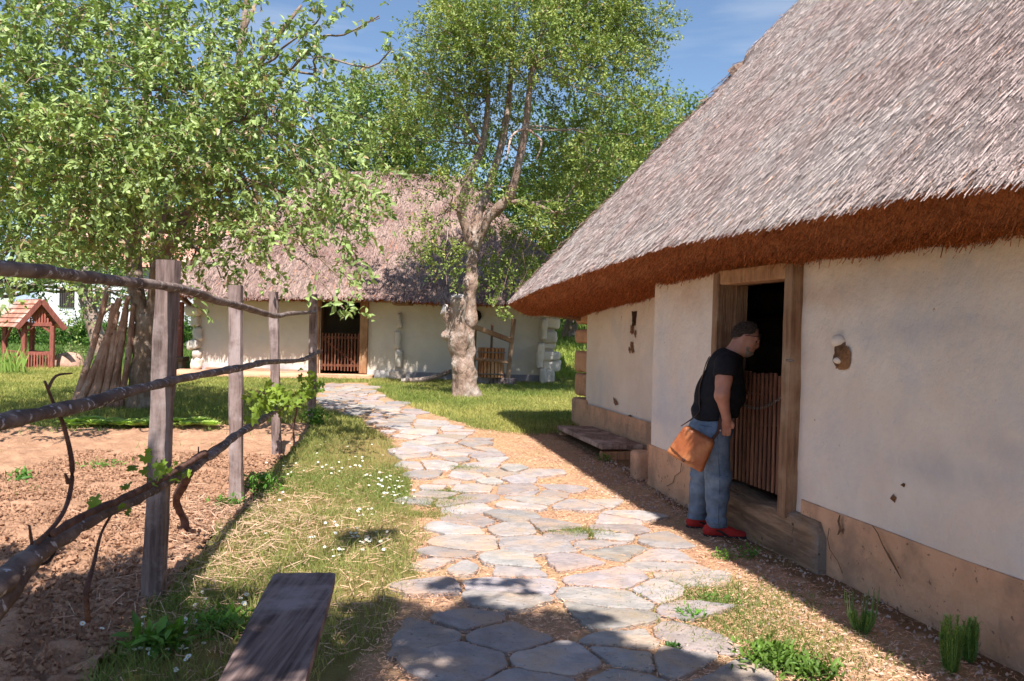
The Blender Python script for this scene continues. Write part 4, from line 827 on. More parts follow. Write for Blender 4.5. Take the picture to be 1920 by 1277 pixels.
mbT.tube([pt(286, 590), pt(300, 540, .3), pt(290, 470, .5), pt(310, 400, .6), pt(340, 300, .8)], [.12, .11, .1, .08, .05], n=10, rough=.25, rs=6)
mbT.tube([pt(455, 60, -.3), pt(500, -40, 0)], [.04, .02]); mbT.tube([pt(440, 190, -.5), pt(520, 70, -1), pt(565, 10, -1)], [.05, .035, .02])
AB = [(60, 100, 11.5, 1.9), (40, 300, 10.5, 1.7), (190, 200, 11.2, 1.7), (340, 190, 11, 1.3), (330, 360, 11.5, 1.2), (470, 220, 11, 1.05), (480, 340, 10.8, .95), (590, 320, 10.5, .8), (560, 420, 9.8, .6), (610, 480, 9.2, .35), (636, 520, 9, .22), (645, 580, 8.8, .10), (660, 340, 9.8, .5), (640, 430, 9.5, .4), (450, 460, 10.6, .5), (370, 500, 11, .4), (130, 430, 10.5, .75), (20, 450, 9.5, .7), (240, 430, 12, .6), (240, 60, 12, 1.2), (110, 0, 12, 1.2), (560, 110, 11, .6), (620, 190, 11, .45), (400, 60, 12, .9), (600, 20, 11, .4), (500, 500, 10.5, .22), (700, 360, 9.3, .16), (620, 250, 11, .5), (710, 30, 10.4, .28), (735, 90, 10.2, .2), (420, 540, 10.4, .2), (510, 420, 10.5, .4), (-60, 200, 10, 1.2), (180, 320, 10, 1.0), (280, 290, 10, .8), (560, 240, 10.4, .5)]
blobs = [(P(x, y, Z_), r_) for x, y, Z_, r_ in AB]
spray_crown(mbL, mbT, blobs, 125, 14, .100, .050, .34, .5, (1.7, 1.75, 1.45), (.75, .85, .6), twigs=.3)
for k, (x, y, Z_, r_) in enumerate(AB):
    src = [pt(250, 480, .2), pt(245, 400, .3), pt(330, 440, -.3), pt(380, 350, -.4), pt(250, 300, .5), pt(430, 220, -.5)]; c = P(x, y, Z_); s_ = min(src, key=lambda q: np.linalg.norm(q - c)); limb(mbT, s_, c, .022 + .02 * min(r_, 1), .008, .22, 6, .06)
mbT.build('trunk', M['bark'], apple, smooth=True); mbL.build('crown', M['leaf_a'], apple)
# ------------------------------------------------------------------ gnarled plum tree in the middle
YC = 16.6; tb = P(873, 741, YC); gc_ = gzf(tb[0], YC)
plum = thing('gnarled_tree', 'gnarled plum tree with sawn stumps on its thick trunk beside the stone path', 'tree', (tb[0], YC, gc_))
pc = lambda x, y, d=0: P(x, y, YC + d)
def trunk_sdf(p):
    d = cap(p, pc(878, 752), pc(868, 696), .27, .215); d = smin(d, cap(p, pc(868, 696), pc(861, 645), .215, .20), .1)
    l = cap(p, pc(856, 650), pc(845, 590, -.1), .17, .13); cut = (p - pc(835, 580, -.1)) @ nrm(np.array((-.95, -.15, .35))); l = np.maximum(l, np.where(p[..., 2] > pc(850, 606)[2], cut, -1)); d = smin(d, l, .04)
    d = smin(d, np.maximum(cap(p, pc(864, 660, -.08), pc(858, 545, -.20), .15, .115), p[..., 2] - pc(858, 559)[2]), .02)
    d = smin(d, cap(p, pc(874, 690, .08), pc(881, 600, .12), .17, .13), .06); d = smin(d, cap(p, pc(881, 600, .12), pc(882, 540, .15), .13, .135), .04); d = smin(d, cap(p, pc(882, 540, .15), pc(886, 455, .2), .135, .11), .04)
    d = smin(d, cap(p, pc(876, 735), pc(848, 752), .2, .08), .15); d = smin(d, cap(p, pc(880, 738), pc(902, 748), .2, .08), .12)
    d = smin(d, cap(p, pc(850, 640), pc(832, 628, -.1), .08, .06), .03)
    return d + .065 * fbm(p, 4.5, 3) + .045 * np.abs(fbm(p * np.array((1, 1, .5)), 12, 3)) - .008
V, F = nets(trunk_sdf, (tb[0] - .8, YC - .7, gc_ - .15), (tb[0] + .7, YC + .7, 3.6), .035)
mbT = MB(); mbT.add(V, F)
for P_ in ([(888, 462, .2), (868, 410, .1), (866, 385, 0), (880, 330, 0), (905, 270, .2), (915, 180, .4), (905, 60, .5)], [(888, 462, .2), (893, 410, .3), (905, 380, .4), (918, 345, .5), (945, 250, .6), (960, 120, .8), (970, -40, 1)], [(888, 465, .2), (915, 410, .1), (945, 380, 0), (962, 350, -.1), (985, 240, -.3), (1000, 120, -.3), (1040, -20, 0)]):
    mbT.tube([pc(*q) for q in P_], [.12, .105, .10, .085, .07, .05, .03], n=12, rough=.25, rs=6, sub=5)
mbT.tube([pc(955, 378), pc(1000, 382, -.3), pc(1040, 400, -.6)], [.06, .045, .02], rough=.2); mbT.tube([pc(868, 400), pc(848, 388, -.2), pc(842, 378, -.3)], [.035, .025, .01])
mbT.tube([pc(905, 270, .2), pc(880, 230), pc(845, 165, -.3), pc(790, 135, -.6)], [.045, .035, .025, .015]); mbT.tube([pc(985, 240, -.3), pc(960, 255, -.8), pc(950, 300, -1)], [.03, .02, .01], col=(1.5, 1.4, 1.4)); mbT.tube([pc(985, 240, -.3), pc(1015, 265, -.9), pc(1005, 300, -1)], [.03, .02, .01], col=(1.5, 1.4, 1.4))
CB = [(960, 60, 0, 1.5), (1080, 40, .5, 1.4), (1150, 90, .8, 1.0), (1205, 40, 0, .7), (1225, 90, 0, .35), (860, 100, .2, 1.15), (800, 190, -.5, .75), (890, 210, .8, 1.0), (1040, 210, 1.2, 1.0), (1120, 240, .6, 1.0), (1210, 210, 0, .65), (1090, 360, .5, .95), (1180, 330, .3, .75), (1000, 470, .9, .7), (825, 400, -.6, .36), (835, 480, -.7, .40), (838, 535, -.7, .22), (735, 250, .6, .6), (770, 150, .3, .5), (680, 160, .8, .28), (960, 540, .4, .38), (1080, 450, .6, .65), (930, 420, .8, .5), (1020, 330, 1.4, .8), (820, 320, .4, .45), (930, 0, .3, 1.2), (1120, -20, 0, 1.2), (1235, 260, .4, .5), (1010, 80, -1.3, .9), (880, 60, -1.2, .8), (1130, 130, -1.2, .8), (1120, 300, -1, .6), (1020, 400, -.9, .35), (780, 470, 2, .3), (980, 520, .2, .45), (1040, 500, .4, .55), (1010, 420, -.3, .45), (1090, 400, -.4, .5), (800, 440, -.9, .35), (780, 520, 1, .2), (850, 350, -.8, .4), (745, 330, .6, .3), (910, 500, 1, .45), (915, 350, -1, .35), (935, 572, 0, .12), (948, 590, -.2, .06), (680, 120, .8, .25), (1270, 185, 1, .25)]
blobs = [(pc(x, y, d_), r_) for x, y, d_, r_ in CB]; mbL = MB()
spray_crown(mbL, mbT, blobs, 350, 18, .074, .036, .32, .15, (1.9, 1.65, 1.25), (.75, .9, .65), quad=False, twigs=.10)
for k, (x, y, d_, r_) in enumerate(CB):
    src = [pc(905, 270, .2), pc(915, 180, .4), pc(945, 250, .6), pc(960, 120, .8), pc(985, 240, -.3), pc(1000, 120, -.3), pc(962, 350, -.1), pc(1000, 382, -.3), pc(1040, 400, -.6), pc(846, 384, -.2)]; c = pc(x, y, d_); s_ = min(src, key=lambda q: np.linalg.norm(q - c)); limb(mbT, s_, c, .006 + .02 * min(r_, 1), .004, .12, 6)
mbT.build('trunk', M['bark_pale'], plum, smooth=True); mbL.build('crown', M['leaf_p'], plum)
for a, b, r_ in ((pc(831, 580, -.13), (-.95, -.3, .35), .11), (pc(858, 555, -.18), (-.05, -.3, 1), .125)):
    b = nrm(np.array(b)); mb = MB(); th = np.linspace(0, 2 * np.pi, 16)[:-1]; e = nrm(np.cross(b, (0, 1, 0))); f = np.cross(b, e); pts = np.array([a + e * r_ * math.cos(t) * (1 + .08 * math.sin(3 * t)) + f * r_ * math.sin(t) for t in th]); mb.add(np.concatenate([pts + b * .012, pts - b * .05]), [list(range(15))] + [[i, (i + 1) % 15, 15 + (i + 1) % 15, 15 + i] for i in range(15)]); mb.build('sawn_stump', M['sawn'], plum)
# ------------------------------------------------------------------ trees behind
def bgtree(name, label, bl, base, m, dens, leaf, colA, colB, grp='trees beyond the cottages', tr=.25):
    g = gzf(base[0], base[1]); t = thing(name, label, 'tree', (base[0], base[1], g), 0, grp); mbT = MB(); mbL = MB()
    top = np.mean([b[0] for b in bl], 0); mbT.tube([(base[0], base[1], g - .2), (base[0] + .2, base[1], (g + top[2]) / 2), top], [tr, tr * .8, tr * .4], rough=.2, n=10)
    spray_crown(mbL, mbT, bl, dens, 16, leaf, leaf * .55, leaf * 5, .15, colA, colB, quad=False, twigs=0.0)
    for c, r_ in bl: limb(mbT, (base[0] + .1, base[1], (g + top[2]) / 2), c, tr * .35, .03, .15, 6)
    mbT.build('trunk', M['bark'], t, smooth=True); mbL.build('crown', M[m], t)
def BL(L): return [(P(x, y, Z_), r_) for x, y, Z_, r_ in L]
bgtree('background_tree', 'rounded green tree rising just behind the far thatched ridge', BL([(650, 260, 30, 2.1), (720, 230, 30, 2.0), (790, 270, 30, 1.8), (700, 330, 30, 2.4), (830, 340, 31, 1.9), (610, 330, 30, 1.6), (680, 180, 30, .9)]), (-5, 30), 'leaf_p', 60, .16, (1.3, 1.35, .9), (.5, .7, .45))
bgtree('background_tree', 'dark green tree standing between the two cottage roofs', BL([(1010, 300, 31, 2.3), (1000, 420, 31, 2.4), (1080, 420, 31, 2.3), (940, 500, 30, 1.8), (1060, 530, 30, 1.6), (920, 400, 31, 1.8)]), (2, 31), 'leaf_d', 60, .16, (1.3, 1.3, .9), (.5, .65, .45))
bgtree('background_tree', 'green tree top showing over the hip of the near thatched roof', BL([(1170, 320, 27, 2.0), (1230, 250, 27, 1.7), (1110, 390, 27, 2.0), (1240, 330, 27, 2.2), (1300, 250, 27, .9), (1130, 250, 27, 1.6)]), (4.5, 27), 'leaf_p', 75, .13, (1.2, 1.3, .9), (.5, .7, .45))
bgtree('background_tree', 'leafy tree left of the far cottage behind the apple crown', BL([(420, 330, 33, 2.6), (300, 400, 34, 2.5), (480, 250, 33, 1.5), (200, 330, 34, 2.6), (540, 360, 33, 1.3)]), (-12, 34), 'leaf_d', 50, .17, (1.5, 1.5, 1), (.6, .75, .5))
bgtree('background_tree', 'green tree in front of the white house at the left edge', BL([(40, 430, 31, 2.4), (-80, 330, 31, 3), (130, 430, 32, 1.8), (30, 300, 32, 2.4), (20, 510, 30, .9), (140, 250, 33, 2), (225, 545, 31, .8), (310, 560, 31, .9), (80, 520, 31, .7), (270, 520, 32, 1.0)]), (-20, 32), 'leaf_d', 50, .17, (1.6, 1.6, 1.1), (.6, .8, .5))
for (x0_, x1_, y0_, y1_, Z_, lb) in ((-60, 350, 605, 685, 30, 'dark shady hedge row running behind the red well shelter'), (880, 1100, 560, 615, 40, 'dark hedge along the top of the bright meadow bank')):
    mbL = MB(); mbT = MB(); A_ = P(x0_, (y0_ + y1_) / 2, Z_); B_ = P(x1_, (y0_ + y1_) / 2, Z_); n = 26; zz = [P(x0_, y1_, Z_)[2], P(x0_, y0_, Z_)[2]]
    bl = [(A_ * (1 - t) + B_ * t + np.array((0, LR.uniform(-.5, .5), (LR.rand() - .5) * (zz[1] - zz[0]) * .6)), .62) for t in np.linspace(0, 1, n)]
    spray_crown(mbL, mbT, bl, 330, 14, .13, .06, .5, .1, (1.2, 1.5, 1), (.5, .75, .5), quad=False, twigs=.05)
    hd = thing('hedge', lb, 'hedge', (float((A_[0] + B_[0]) / 2), Z_, gzf((A_[0] + B_[0]) / 2, Z_))); mbT.tube([A_ - (0, 0, .7), B_ - (0, 0, .7)], .05); mbT.build('stem', M['bark'], hd); mbL.build('foliage', M['leaf_d'], hd)
# tree behind the camera that throws the dappled shade on the foreground
st = thing('shade_tree', 'tree standing behind the viewer whose shade falls on the path', 'tree', (-3.4, -3.2, 0)); mbT = MB(); mbL = MB()
mbT.tube([(-3.4, -3.2, -.2), (-3.3, -3.0, 2.5), (-2.6, -2.6, 5)], [.25, .2, .12], rough=.2)
def sh(px, py, h):      # the crown place whose shadow falls on this ground point
    g = G(px, py); k = (h - g[2]) / LD.z * -1; return g - np.array(LD) * (h - g[2]) / abs(LD.z) * 1.0
SHD = [(860, 1185, 5.2, .30), (1010, 1230, 5.6, .36), (1180, 1262, 5.4, .28), (1290, 1290, 5, .25), (760, 1250, 5, .45), (700, 1160, 4.7, .22), (640, 1230, 5, .3), (990, 1290, 5, .4), (850, 1105, 4.8, .11), (970, 1108, 4.6, .05), (1060, 1165, 4.8, .15), (560, 1170, 5, .16), (480, 1240, 5, .16), (360, 1180, 5, .22), (200, 1120, 5, .4), (60, 1180, 5, .5), (120, 1260, 4.6, .5), (330, 1260, 4.6, .3), (250, 1060, 5, .14), (30, 1050, 5.2, .25), (700, 1300, 4.6, .5), (900, 1330, 4.6, .5), (1150, 1340, 4.6, .4), (880, 1250, 5, .4), (1100, 1290, 5, .35), (950, 1190, 5.2, .2), (820, 1150, 5, .16), (1240, 1300, 5, .3), (900, 1290, 5, .35), (700, 1220, 5, .3), (1360, 1300, 5, .2), (440, 1280, 5, .2), (560, 1240, 5, .14), (690, 1010, 5.2, .14), (620, 1040, 5, .1), (420, 1120, 5, .14), (-150, 1150, 5, .6), (730, 1000, 5, .07), (380, 1010, 5, .08)]
spray_crown(mbL, mbT, [(sh(x, y, h), r_) for x, y, h, r_ in SHD], 1500, 14, .10, .06, .12, .2, (1, 1, 1), (.8, .8, .8), quad=False, twigs=.1)
for x, y, h, r_ in SHD: limb(mbT, (-2.6, -2.6, 5), sh(x, y, h), .03, .008, .1, 5)
mbT.build('trunk', M['bark'], st, smooth=True); mbL.build('crown', M['leaf_d'], st)
# small tree and shrubs on the left
sm = P(178, 650, 24); tr_ = thing('small_tree', 'small pale barked tree between the well shelter and the leaning poles', 'tree', (sm[0], 24, gzf(sm[0], 24))); mbT = MB(); mbL = MB(); q4 = lambda x, y, d=0: P(x, y, 24 + d)
mbT.tube([q4(188, 690), q4(185, 650), q4(172, 600), q4(162, 560), q4(160, 500)], [.3, .24, .2, .2, .1], rough=.25, n=10); mbT.tube([q4(178, 620), q4(192, 590), q4(215, 570)], [.08, .06, .03]); mbT.tube([q4(165, 575), q4(190, 550), q4(220, 520)], [.1, .06, .03])
spray_crown(mbL, mbT, [(q4(150, 600, -.6), .3), (q4(165, 545, -.4), .5), (q4(140, 480), 1.1), (q4(200, 480), 1.1), (q4(215, 545), .4), (q4(148, 625, -.5), .2), (q4(100, 500), .8)], 160, 12, .11, .055, .35, .3, (1.5, 1.6, 1.1), (.7, .9, .6), quad=False); mbT.build('trunk', M['bark_pale'], tr_, smooth=True); mbL.build('crown', M['leaf_a'], tr_)
def bush(name, label, cat, bl, dens, leaf, wid, ca, cb, m='leaf_a', per=10, tw=.2, updir=.8):
    c = np.mean([b[0] for b in bl], 0); o = thing(name, label, cat, (c[0], c[1], gzf(c[0], c[1]))); mbT = MB(); mbL = MB(); spray_crown(mbL, mbT, bl, dens, per, leaf, wid, tw, .05, ca, cb, quad=False, twigs=.6, updir=updir)
    if mbT.n == 0: mbT.tube([c, c + (0, 0, .1)], .01)
    mbT.build('stem', M['bark'], o); mbL.build('foliage', M[m], o)
bush('round_shrub', 'round pale green shrub beside the red well shelter', 'shrub', [(P(135, 668, 21.4), .30), (P(120, 675, 21.2), .22), (P(152, 672, 21.2), .22)], 900, .07, .035, (1.5, 1.6, 1.3), (.7, .9, .6))
mb = MB()
for i in range(60):
    g = G(random.uniform(-20, 45), random.uniform(692, 702)); h = random.uniform(.3, .62); a = random.uniform(0, 6.28); l = random.uniform(.05, .3); s_ = np.array((.018, 0, 0)); t = g + (math.cos(a) * l, math.sin(a) * l, h); m1 = g + (math.cos(a) * l * .4, math.sin(a) * l * .4, h * .6); mb.add([g - s_, g + s_, m1 + s_, m1 - s_, t], [[0, 1, 2, 3], [3, 2, 4]], np.array((1.3, 1.7, 1)) * random.uniform(.8, 1.3))
o = mb.build('iris_clump', M['grass'], origin=G(20, 697)); tag(o, 'clump of sword shaped leaves in front of the red well shelter', 'plant')
# ------------------------------------------------------------------ red well shelter
YW = 20.4; qw = lambda x, y, d=0: P(x, y, YW + d); g_ = gzf(qw(90, 680)[0], YW)
well = thing('well_shelter', 'red stained timber well shelter with small tiled gable roof and picket sides', 'well', tuple(np.array((qw(60, 690)[0], YW, g_))))
# gable front faces a little to the right: front frame x 43..95, depth runs to the left
fl, fr_ = qw(44, 690), qw(92, 690); zt_ = qw(48, 610)[2]; zr = qw(82, 562)[2]; zpk = qw(60, 663)[2]
dep = np.array((-1.05, 1.0, 0)); A0 = np.array((fl[0], YW, g_)); B0 = np.array((fr_[0], YW + .12, g_)); 
cor = [A0, B0, A0 + dep, B0 + dep]
for c in cor:
    mb = MB(); mb.box(c + (0, 0, (zt_ - g_) / 2), (.10, .10, zt_ - g_)); mb.build('post', M['red'], well)
def bar(a, b, w1, w2, name, m, par, col=(1, 1, 1), bev=.006):
    a = np.array(a, float); b = np.array(b, float); d = b - a; L = np.linalg.norm(d); zx = nrm(d); r_ = np.array((0, 0, 1.)) if abs(zx[2]) < .95 else np.array((0, 1., 0)); xx = nrm(np.cross(r_, zx)); yx = np.cross(zx, xx); mb = MB(); mb.box((a + b) / 2, (w1, w2, L), R=np.column_stack([xx, yx, zx]), col=col, bev=bev); return mb.build(name, M[m], par)
up = lambda c, z: np.array((c[0], c[1], z))
for a, b in ((A0, B0), (A0 + dep, B0 + dep), (A0, A0 + dep), (B0, B0 + dep)): bar(up(a, zt_ + .03), up(b, zt_ + .03), .09, .09, 'beam', 'red', well)
for a, b in ((A0, B0), (A0, A0 + dep), (B0, B0 + dep)): bar(up(a, zpk), up(b, zpk), .05, .09, 'beam', 'red', well)
for a, b in ((A0, A0 + dep), (A0 + dep, A0)): d_ = b - a; bar(up(a, zt_ - .42), up(a + d_ * .38, zt_ - .02), .05, .05, 'brace', 'red', well)
for a, b in ((A0, B0), (B0, A0)): d_ = b - a; bar(up(a, zt_ - .18), up(a + d_ * .35, zt_ - .02), .05, .05, 'brace', 'red', well)
mid = (A0 + B0) / 2; ax_ = nrm(B0 - A0); ov = .2
Rg = up(mid - dep * .12, zr); Rb = up(mid + dep * 1.12, zr); half = np.linalg.norm(B0 - A0) / 2 + .22; ze_ = zt_ - .06
for sgn in (-1, 1):
    e0 = up(mid - dep * .12 + ax_ * half * sgn, ze_); e1 = up(mid + dep * 1.12 + ax_ * half * sgn, ze_); mb = MB(); n = 6; nr_ = nrm(np.cross(e1 - e0, Rg - e0)); nr_ = nr_ * (1 if nr_[2] > 0 else -1)
    for i in range(n):
        for j in range(9):
            t0, t1 = i / n, (i + 1.12) / n; u0, u1 = j / 9, (j + .96) / 9
            q = [e0 * (1 - u) * (1 - t) + e1 * u * (1 - t) + Rg * (1 - u) * t + Rb * u * t for (u, t) in ((u0, t0), (u1, t0), (u1, t1), (u0, t1))]
            q = np.array(q); q[:2] += nr_ * .035; q[2:] += nr_ * .005; V = np.concatenate([q, q - nr_ * .02]); mb.add(V, [[0, 1, 2, 3], [4, 5, 6, 7], [0, 1, 5, 4], [1, 2, 6, 5], [0, 3, 7, 4]], np.array((1, .95, .92)) * random.uniform(.75, 1.35))
    mb.build('roof', M['tile'], well)
    bar(Rg - dep * .02 + (0, 0, -.02), e0 - dep * .02 + (0, 0, -.02), .03, .12, 'barge_board', 'red', well, (.7, .7, .7))
for i in range(9):
    t = (i + 1) / 10; a = A0 * (1 - t) + B0 * t; top_ = zt_ + (zr - zt_) * (1 - abs(2 * t - 1)) - .06; bar(up(a - dep * .03, zt_ + .05), up(a - dep * .03, max(top_, zt_ + .1)), .045, .015, 'gable_slat', 'red', well, (1.3, 1.2, 1.2))
for a, b, n in ((A0, B0, 10), (A0, A0 + dep, 16)):
    for i in range(n): t = (i + .5) / n; c = a * (1 - t) + b * t; bar(up(c - dep * .04 * (a is A0 and b is B0), g_), up(c - dep * .04 * (b is B0), zpk), .034, .02, 'picket', 'red', well, np.array((1.3, 1.3, 1.3)) * random.uniform(.8, 1.2))
V, F = nets(lambda p: ell(p, (0, 0, 0), (.38, .3, .34)) + .05 * fbm(p, 4, 3), (-.55, -.45, -.5), (.55, .45, .5), .05); mb = MB(); mb.add(V + G(112, 690) + (0, .4, .05), F, (1.2, .9, .8)); o = mb.build('stone_mound', M['rock'], origin=G(112, 690), smooth=True); tag(o, 'reddish stone mound between the well shelter and the shrub', 'stones')
# red post with little cap, by the left corner of the far cottage
g5 = P(338, 655, 21.5); rp_ = thing('red_shelter', 'red timber post with small tiled cap left of the far cottage corner', 'shelter', (g5[0], 21.5, gzf(g5[0], 21.5)))
z5 = P(338, 566, 21.5)[2]; bar((g5[0], 21.5, gzf(g5[0], 21.5)), (g5[0], 21.5, z5), .12, .12, 'post', 'red', rp_); bar((g5[0] - .02, 21.5, z5 + .15), (g5[0] - .35, 21.5, z5 - .2), .4, .05, 'roof', 'tile', rp_); bar((g5[0] - .02, 21.5, z5 + .15), (g5[0] + .3, 21.5, z5 - .15), .4, .05, 'roof', 'tile', rp_)
g6 = P(330, 690, 20.6); mb = MB(); mb.box((g6[0], 20.6, gzf(g6[0], 20.6) + .3), (.5, .4, .1), wob=.02, col=(.5, .5, .5)); mb.box((g6[0] - .15, 20.6, gzf(g6[0], 20.6) + .12), (.1, .3, .3), wob=.01); mb.box((g6[0] + .15, 20.6, gzf(g6[0], 20.6) + .12), (.1, .3, .3), wob=.01); o = mb.build('log_bench', M['timber_h'], origin=(g6[0], 20.6, gzf(g6[0], 20.6))); tag(o, 'small dark log seat at the left corner of the far cottage', 'seat')
# white house far left
YH = 42.0; qh = lambda x, y: P(x, y, YH); gh = gzf(0, YH); wh = thing('white_house', 'white house with dark barred windows far back on the left', 'house', (qh(230, 600)[0], YH, gh))
x0_, x1_ = qh(70, 600)[0], qh(420, 600)[0]; z1_ = qh(200, 500)[2]; mb = MB()
mb.box(((x0_ + x1_) / 2, YH + 4, (gh + z1_) / 2), (x1_ - x0_, 8, z1_ - gh)); mb.build('wall', M['white'], wh)
mb = MB(); mb.box((qh(15, 600)[0], YH + 5, (gh + qh(0, 543)[2]) / 2), (3, 4, qh(0, 543)[2] - gh), col=(.6, .7, .85)); mb.build('annex_wall', M['white'], wh)
mb = MB(); mb.add([(x0_ - .4, YH - .5, z1_), (x1_ + .4, YH - .5, z1_), (x1_ + .4, YH + 4, z1_ + 3.5), (x0_ - .4, YH + 4, z1_ + 3.5), (x0_ - .4, YH + 8.5, z1_), (x1_ + .4, YH + 8.5, z1_)], [[0, 1, 2, 3], [3, 2, 5, 4], [0, 3, 4], [1, 2, 5]]); mb.build('roof', M['tile'], wh)
for (a, b) in ((112, 140), (178, 208), (300, 330)):
    xa, xb = qh(a, 560)[0], qh(b, 560)[0]; za, zb_ = qh(120, 576)[2], qh(120, 540)[2]; mb = MB(); mb.box(((xa + xb) / 2, YH - .01, (za + zb_) / 2), (xb - xa, .1, zb_ - za)); wn = mb.build('window', M['glass'], wh)
    mb = MB()
    for i in range(7): mb.box((xa + (xb - xa) * (i + .5) / 7, YH - .1, (za + zb_) / 2), (.035, .03, zb_ - za), col=(.5, .5, .5))
    mb.build('window_bars', M['grey_wood'], wn)
# ------------------------------------------------------------------ leaning poles
tips = [(x_ - 8 + i_ * 1.5, y_ - 6) for i_, (x_, y_) in enumerate([(232, 565), (206, 556), (226, 590), (219, 575), (243, 560), (238, 585), (228, 610), (216, 600), (246, 575), (212, 625)])]; bases = [(140, 762), (135, 748), (160, 765), (172, 760), (188, 762), (205, 758), (218, 757), (150, 750), (225, 752), (196, 765)]
side_words = ['leaning on the apple tree, outermost and lowest on the left', 'leaning on the apple tree, thin with its foot farthest left', 'leaning on the apple tree, third foot from the left', 'leaning on the apple tree, thick with foot in the middle', 'leaning on the apple tree with pale dappled side', 'leaning on the apple tree just right of the middle', 'leaning on the apple tree, short one near the trunk side', 'leaning on the apple tree, half hidden behind the left poles', 'leaning on the apple tree, steepest one nearest the trunk', 'leaning on the apple tree, shortest of the front poles']
for i, (t_, b_) in enumerate(zip(tips, bases)):
    a = P(*b_, 13.2 + .03 * i); a[2] = gzf(a[0], a[1]) - .02; b = P(*t_, 13.45 - .0 * i); r_ = random.uniform(.042, .066); mb = MB(); m = (a + b) / 2 + LR.normal(0, .03, 3); mb.tube([a, m, b], [r_ * 1.15, r_, r_ * .75], n=9, rough=.25, rs=5, sub=6, col=np.array((1.3, 1.12, 1.05)) * random.uniform(.8, 1.15)); o = mb.build('wooden_pole', M['bark_pale'], smooth=True, origin=a); tag(o, 'rough wooden pole ' + side_words[i], 'pole', 'poles stacked against the apple tree')
# ------------------------------------------------------------------ foreground plank bench
k1, k2 = P(515, 1073, 3.67), P(628, 1075, 3.67); dv = np.array((.04, -1.0, 0)); k1n, k2n = P(415, 1277, 2.53), P(565, 1277, 2.53); d1 = nrm(((k1n - k1) + (k2n - k2)) / 2); zz = (k1[2] + k2[2]) / 2
L_ = 1.9; cx = (k1 + k2) / 2; wv_ = k2 - k1; Wp = np.linalg.norm(wv_[:2]); d1 = nrm(np.array((d1[0], d1[1], 0))); xv = np.array((-d1[1], d1[0], 0)); ctr = np.array((cx[0], cx[1], zz - .022)) + d1 * L_ / 2
pb = thing('plank_bench', 'single dark plank bench in the grass at the bottom of the picture', 'bench', (ctr[0], ctr[1], 0))
ny = 60; nx_ = 12; TT, UU = np.meshgrid(np.linspace(0, 1, ny), np.linspace(-.5, .5, nx_), indexing='ij')
base_ = np.array((cx[0], cx[1], zz)) + d1 * (TT * L_)[..., None] + xv * (UU * Wp * (1 + .02 * np.sin(TT * 9)))[..., None]; q = np.stack([UU * 60, TT * 4, UU * 0], -1)
topg = base_.copy(); topg[..., 2] += .0025 * fbm(q, 1, 3) - .006 * np.exp(-((UU - .08 - .03 * np.sin(TT * 5)) / .012) ** 2) - .004 * (np.abs(UU) > .49)
botg = base_.copy(); botg[..., 2] -= .045; mb = MB(); mb.grid(topg); mb.grid(botg)
for e in (0, -1): mb.grid(np.stack([topg[e], botg[e]])); mb.grid(np.stack([topg[:, e], botg[:, e]]))
mb.build('seat', M['plank'], pb)
for t in (.6, 1.6):
    c = np.array((cx[0], cx[1], 0)) + d1 * t; mb = MB(); mb.box(c + (0, 0, (zz - .05) / 2), (.14, .05, zz - .05), R=np.column_stack([xv, d1, (0, 0, 1)]), wob=.01); mb.build('leg', M['grey_wood'], pb)
# ------------------------------------------------------------------ vines on the fence
vine = thing('grape_vine', 'twisted grape vine climbing the low rail beside the first fence post', 'vine', tuple(G(350, 1003))); mbV = MB()
g1 = G(350, 1005); yv = g1[1]
mbV.tube([g1 - (0, 0, .05), P(345, 975, yv), P(330, 940, yv - .1), P(345, 905, yv - .3), P(360, 880, yv - .5), fpt(385, 850, -.1), fpt(350, 870, -.13), fpt(300, 900, -.15), fpt(230, 935, -.16), fpt(160, 965, -.16), fpt(100, 1000, -.15)], [.035, .03, .028, .03, .024, .022, .018, .016, .016, .014, .012], rough=.5, rs=20, n=8, sub=6)
mbV.tube([fpt(70, 1018, -.1), fpt(110, 975, -.12), fpt(130, 930, -.1), fpt(135, 870, -.1), fpt(120, 800, -.08), fpt(100, 755, -.06), fpt(84, 715, -.05)], [.009, .008, .008, .009, .007, .006, .005], sub=5, rough=.2); mbV.tube([fpt(90, 730, -.05), fpt(105, 705, -.06), fpt(135, 700, -.06)], [.006, .005, .003]); mbV.tube([fpt(128, 905, -.1), fpt(122, 888, -.1)], [.009, .004])
mbV.tube([fpt(212, 960, -.1), fpt(190, 1000, -.12), fpt(175, 1060, -.14), fpt(162, 1110, -.16), fpt(165, 1165, -.16)], [.005, .006, .008, .012, .01], sub=5); mbV.tube([fpt(60, 1020, -.1), fpt(55, 985, -.1)], [.006, .004]); mbV.tube([fpt(380, 855, -.1), fpt(400, 838, -.1), fpt(425, 828, -.1)], [.006, .005, .003]); mbV.tube([fpt(372, 860, -.1), fpt(372, 838, -.1)], [.006, .004])
mbV.build('stem', M['vine'], vine, smooth=True)
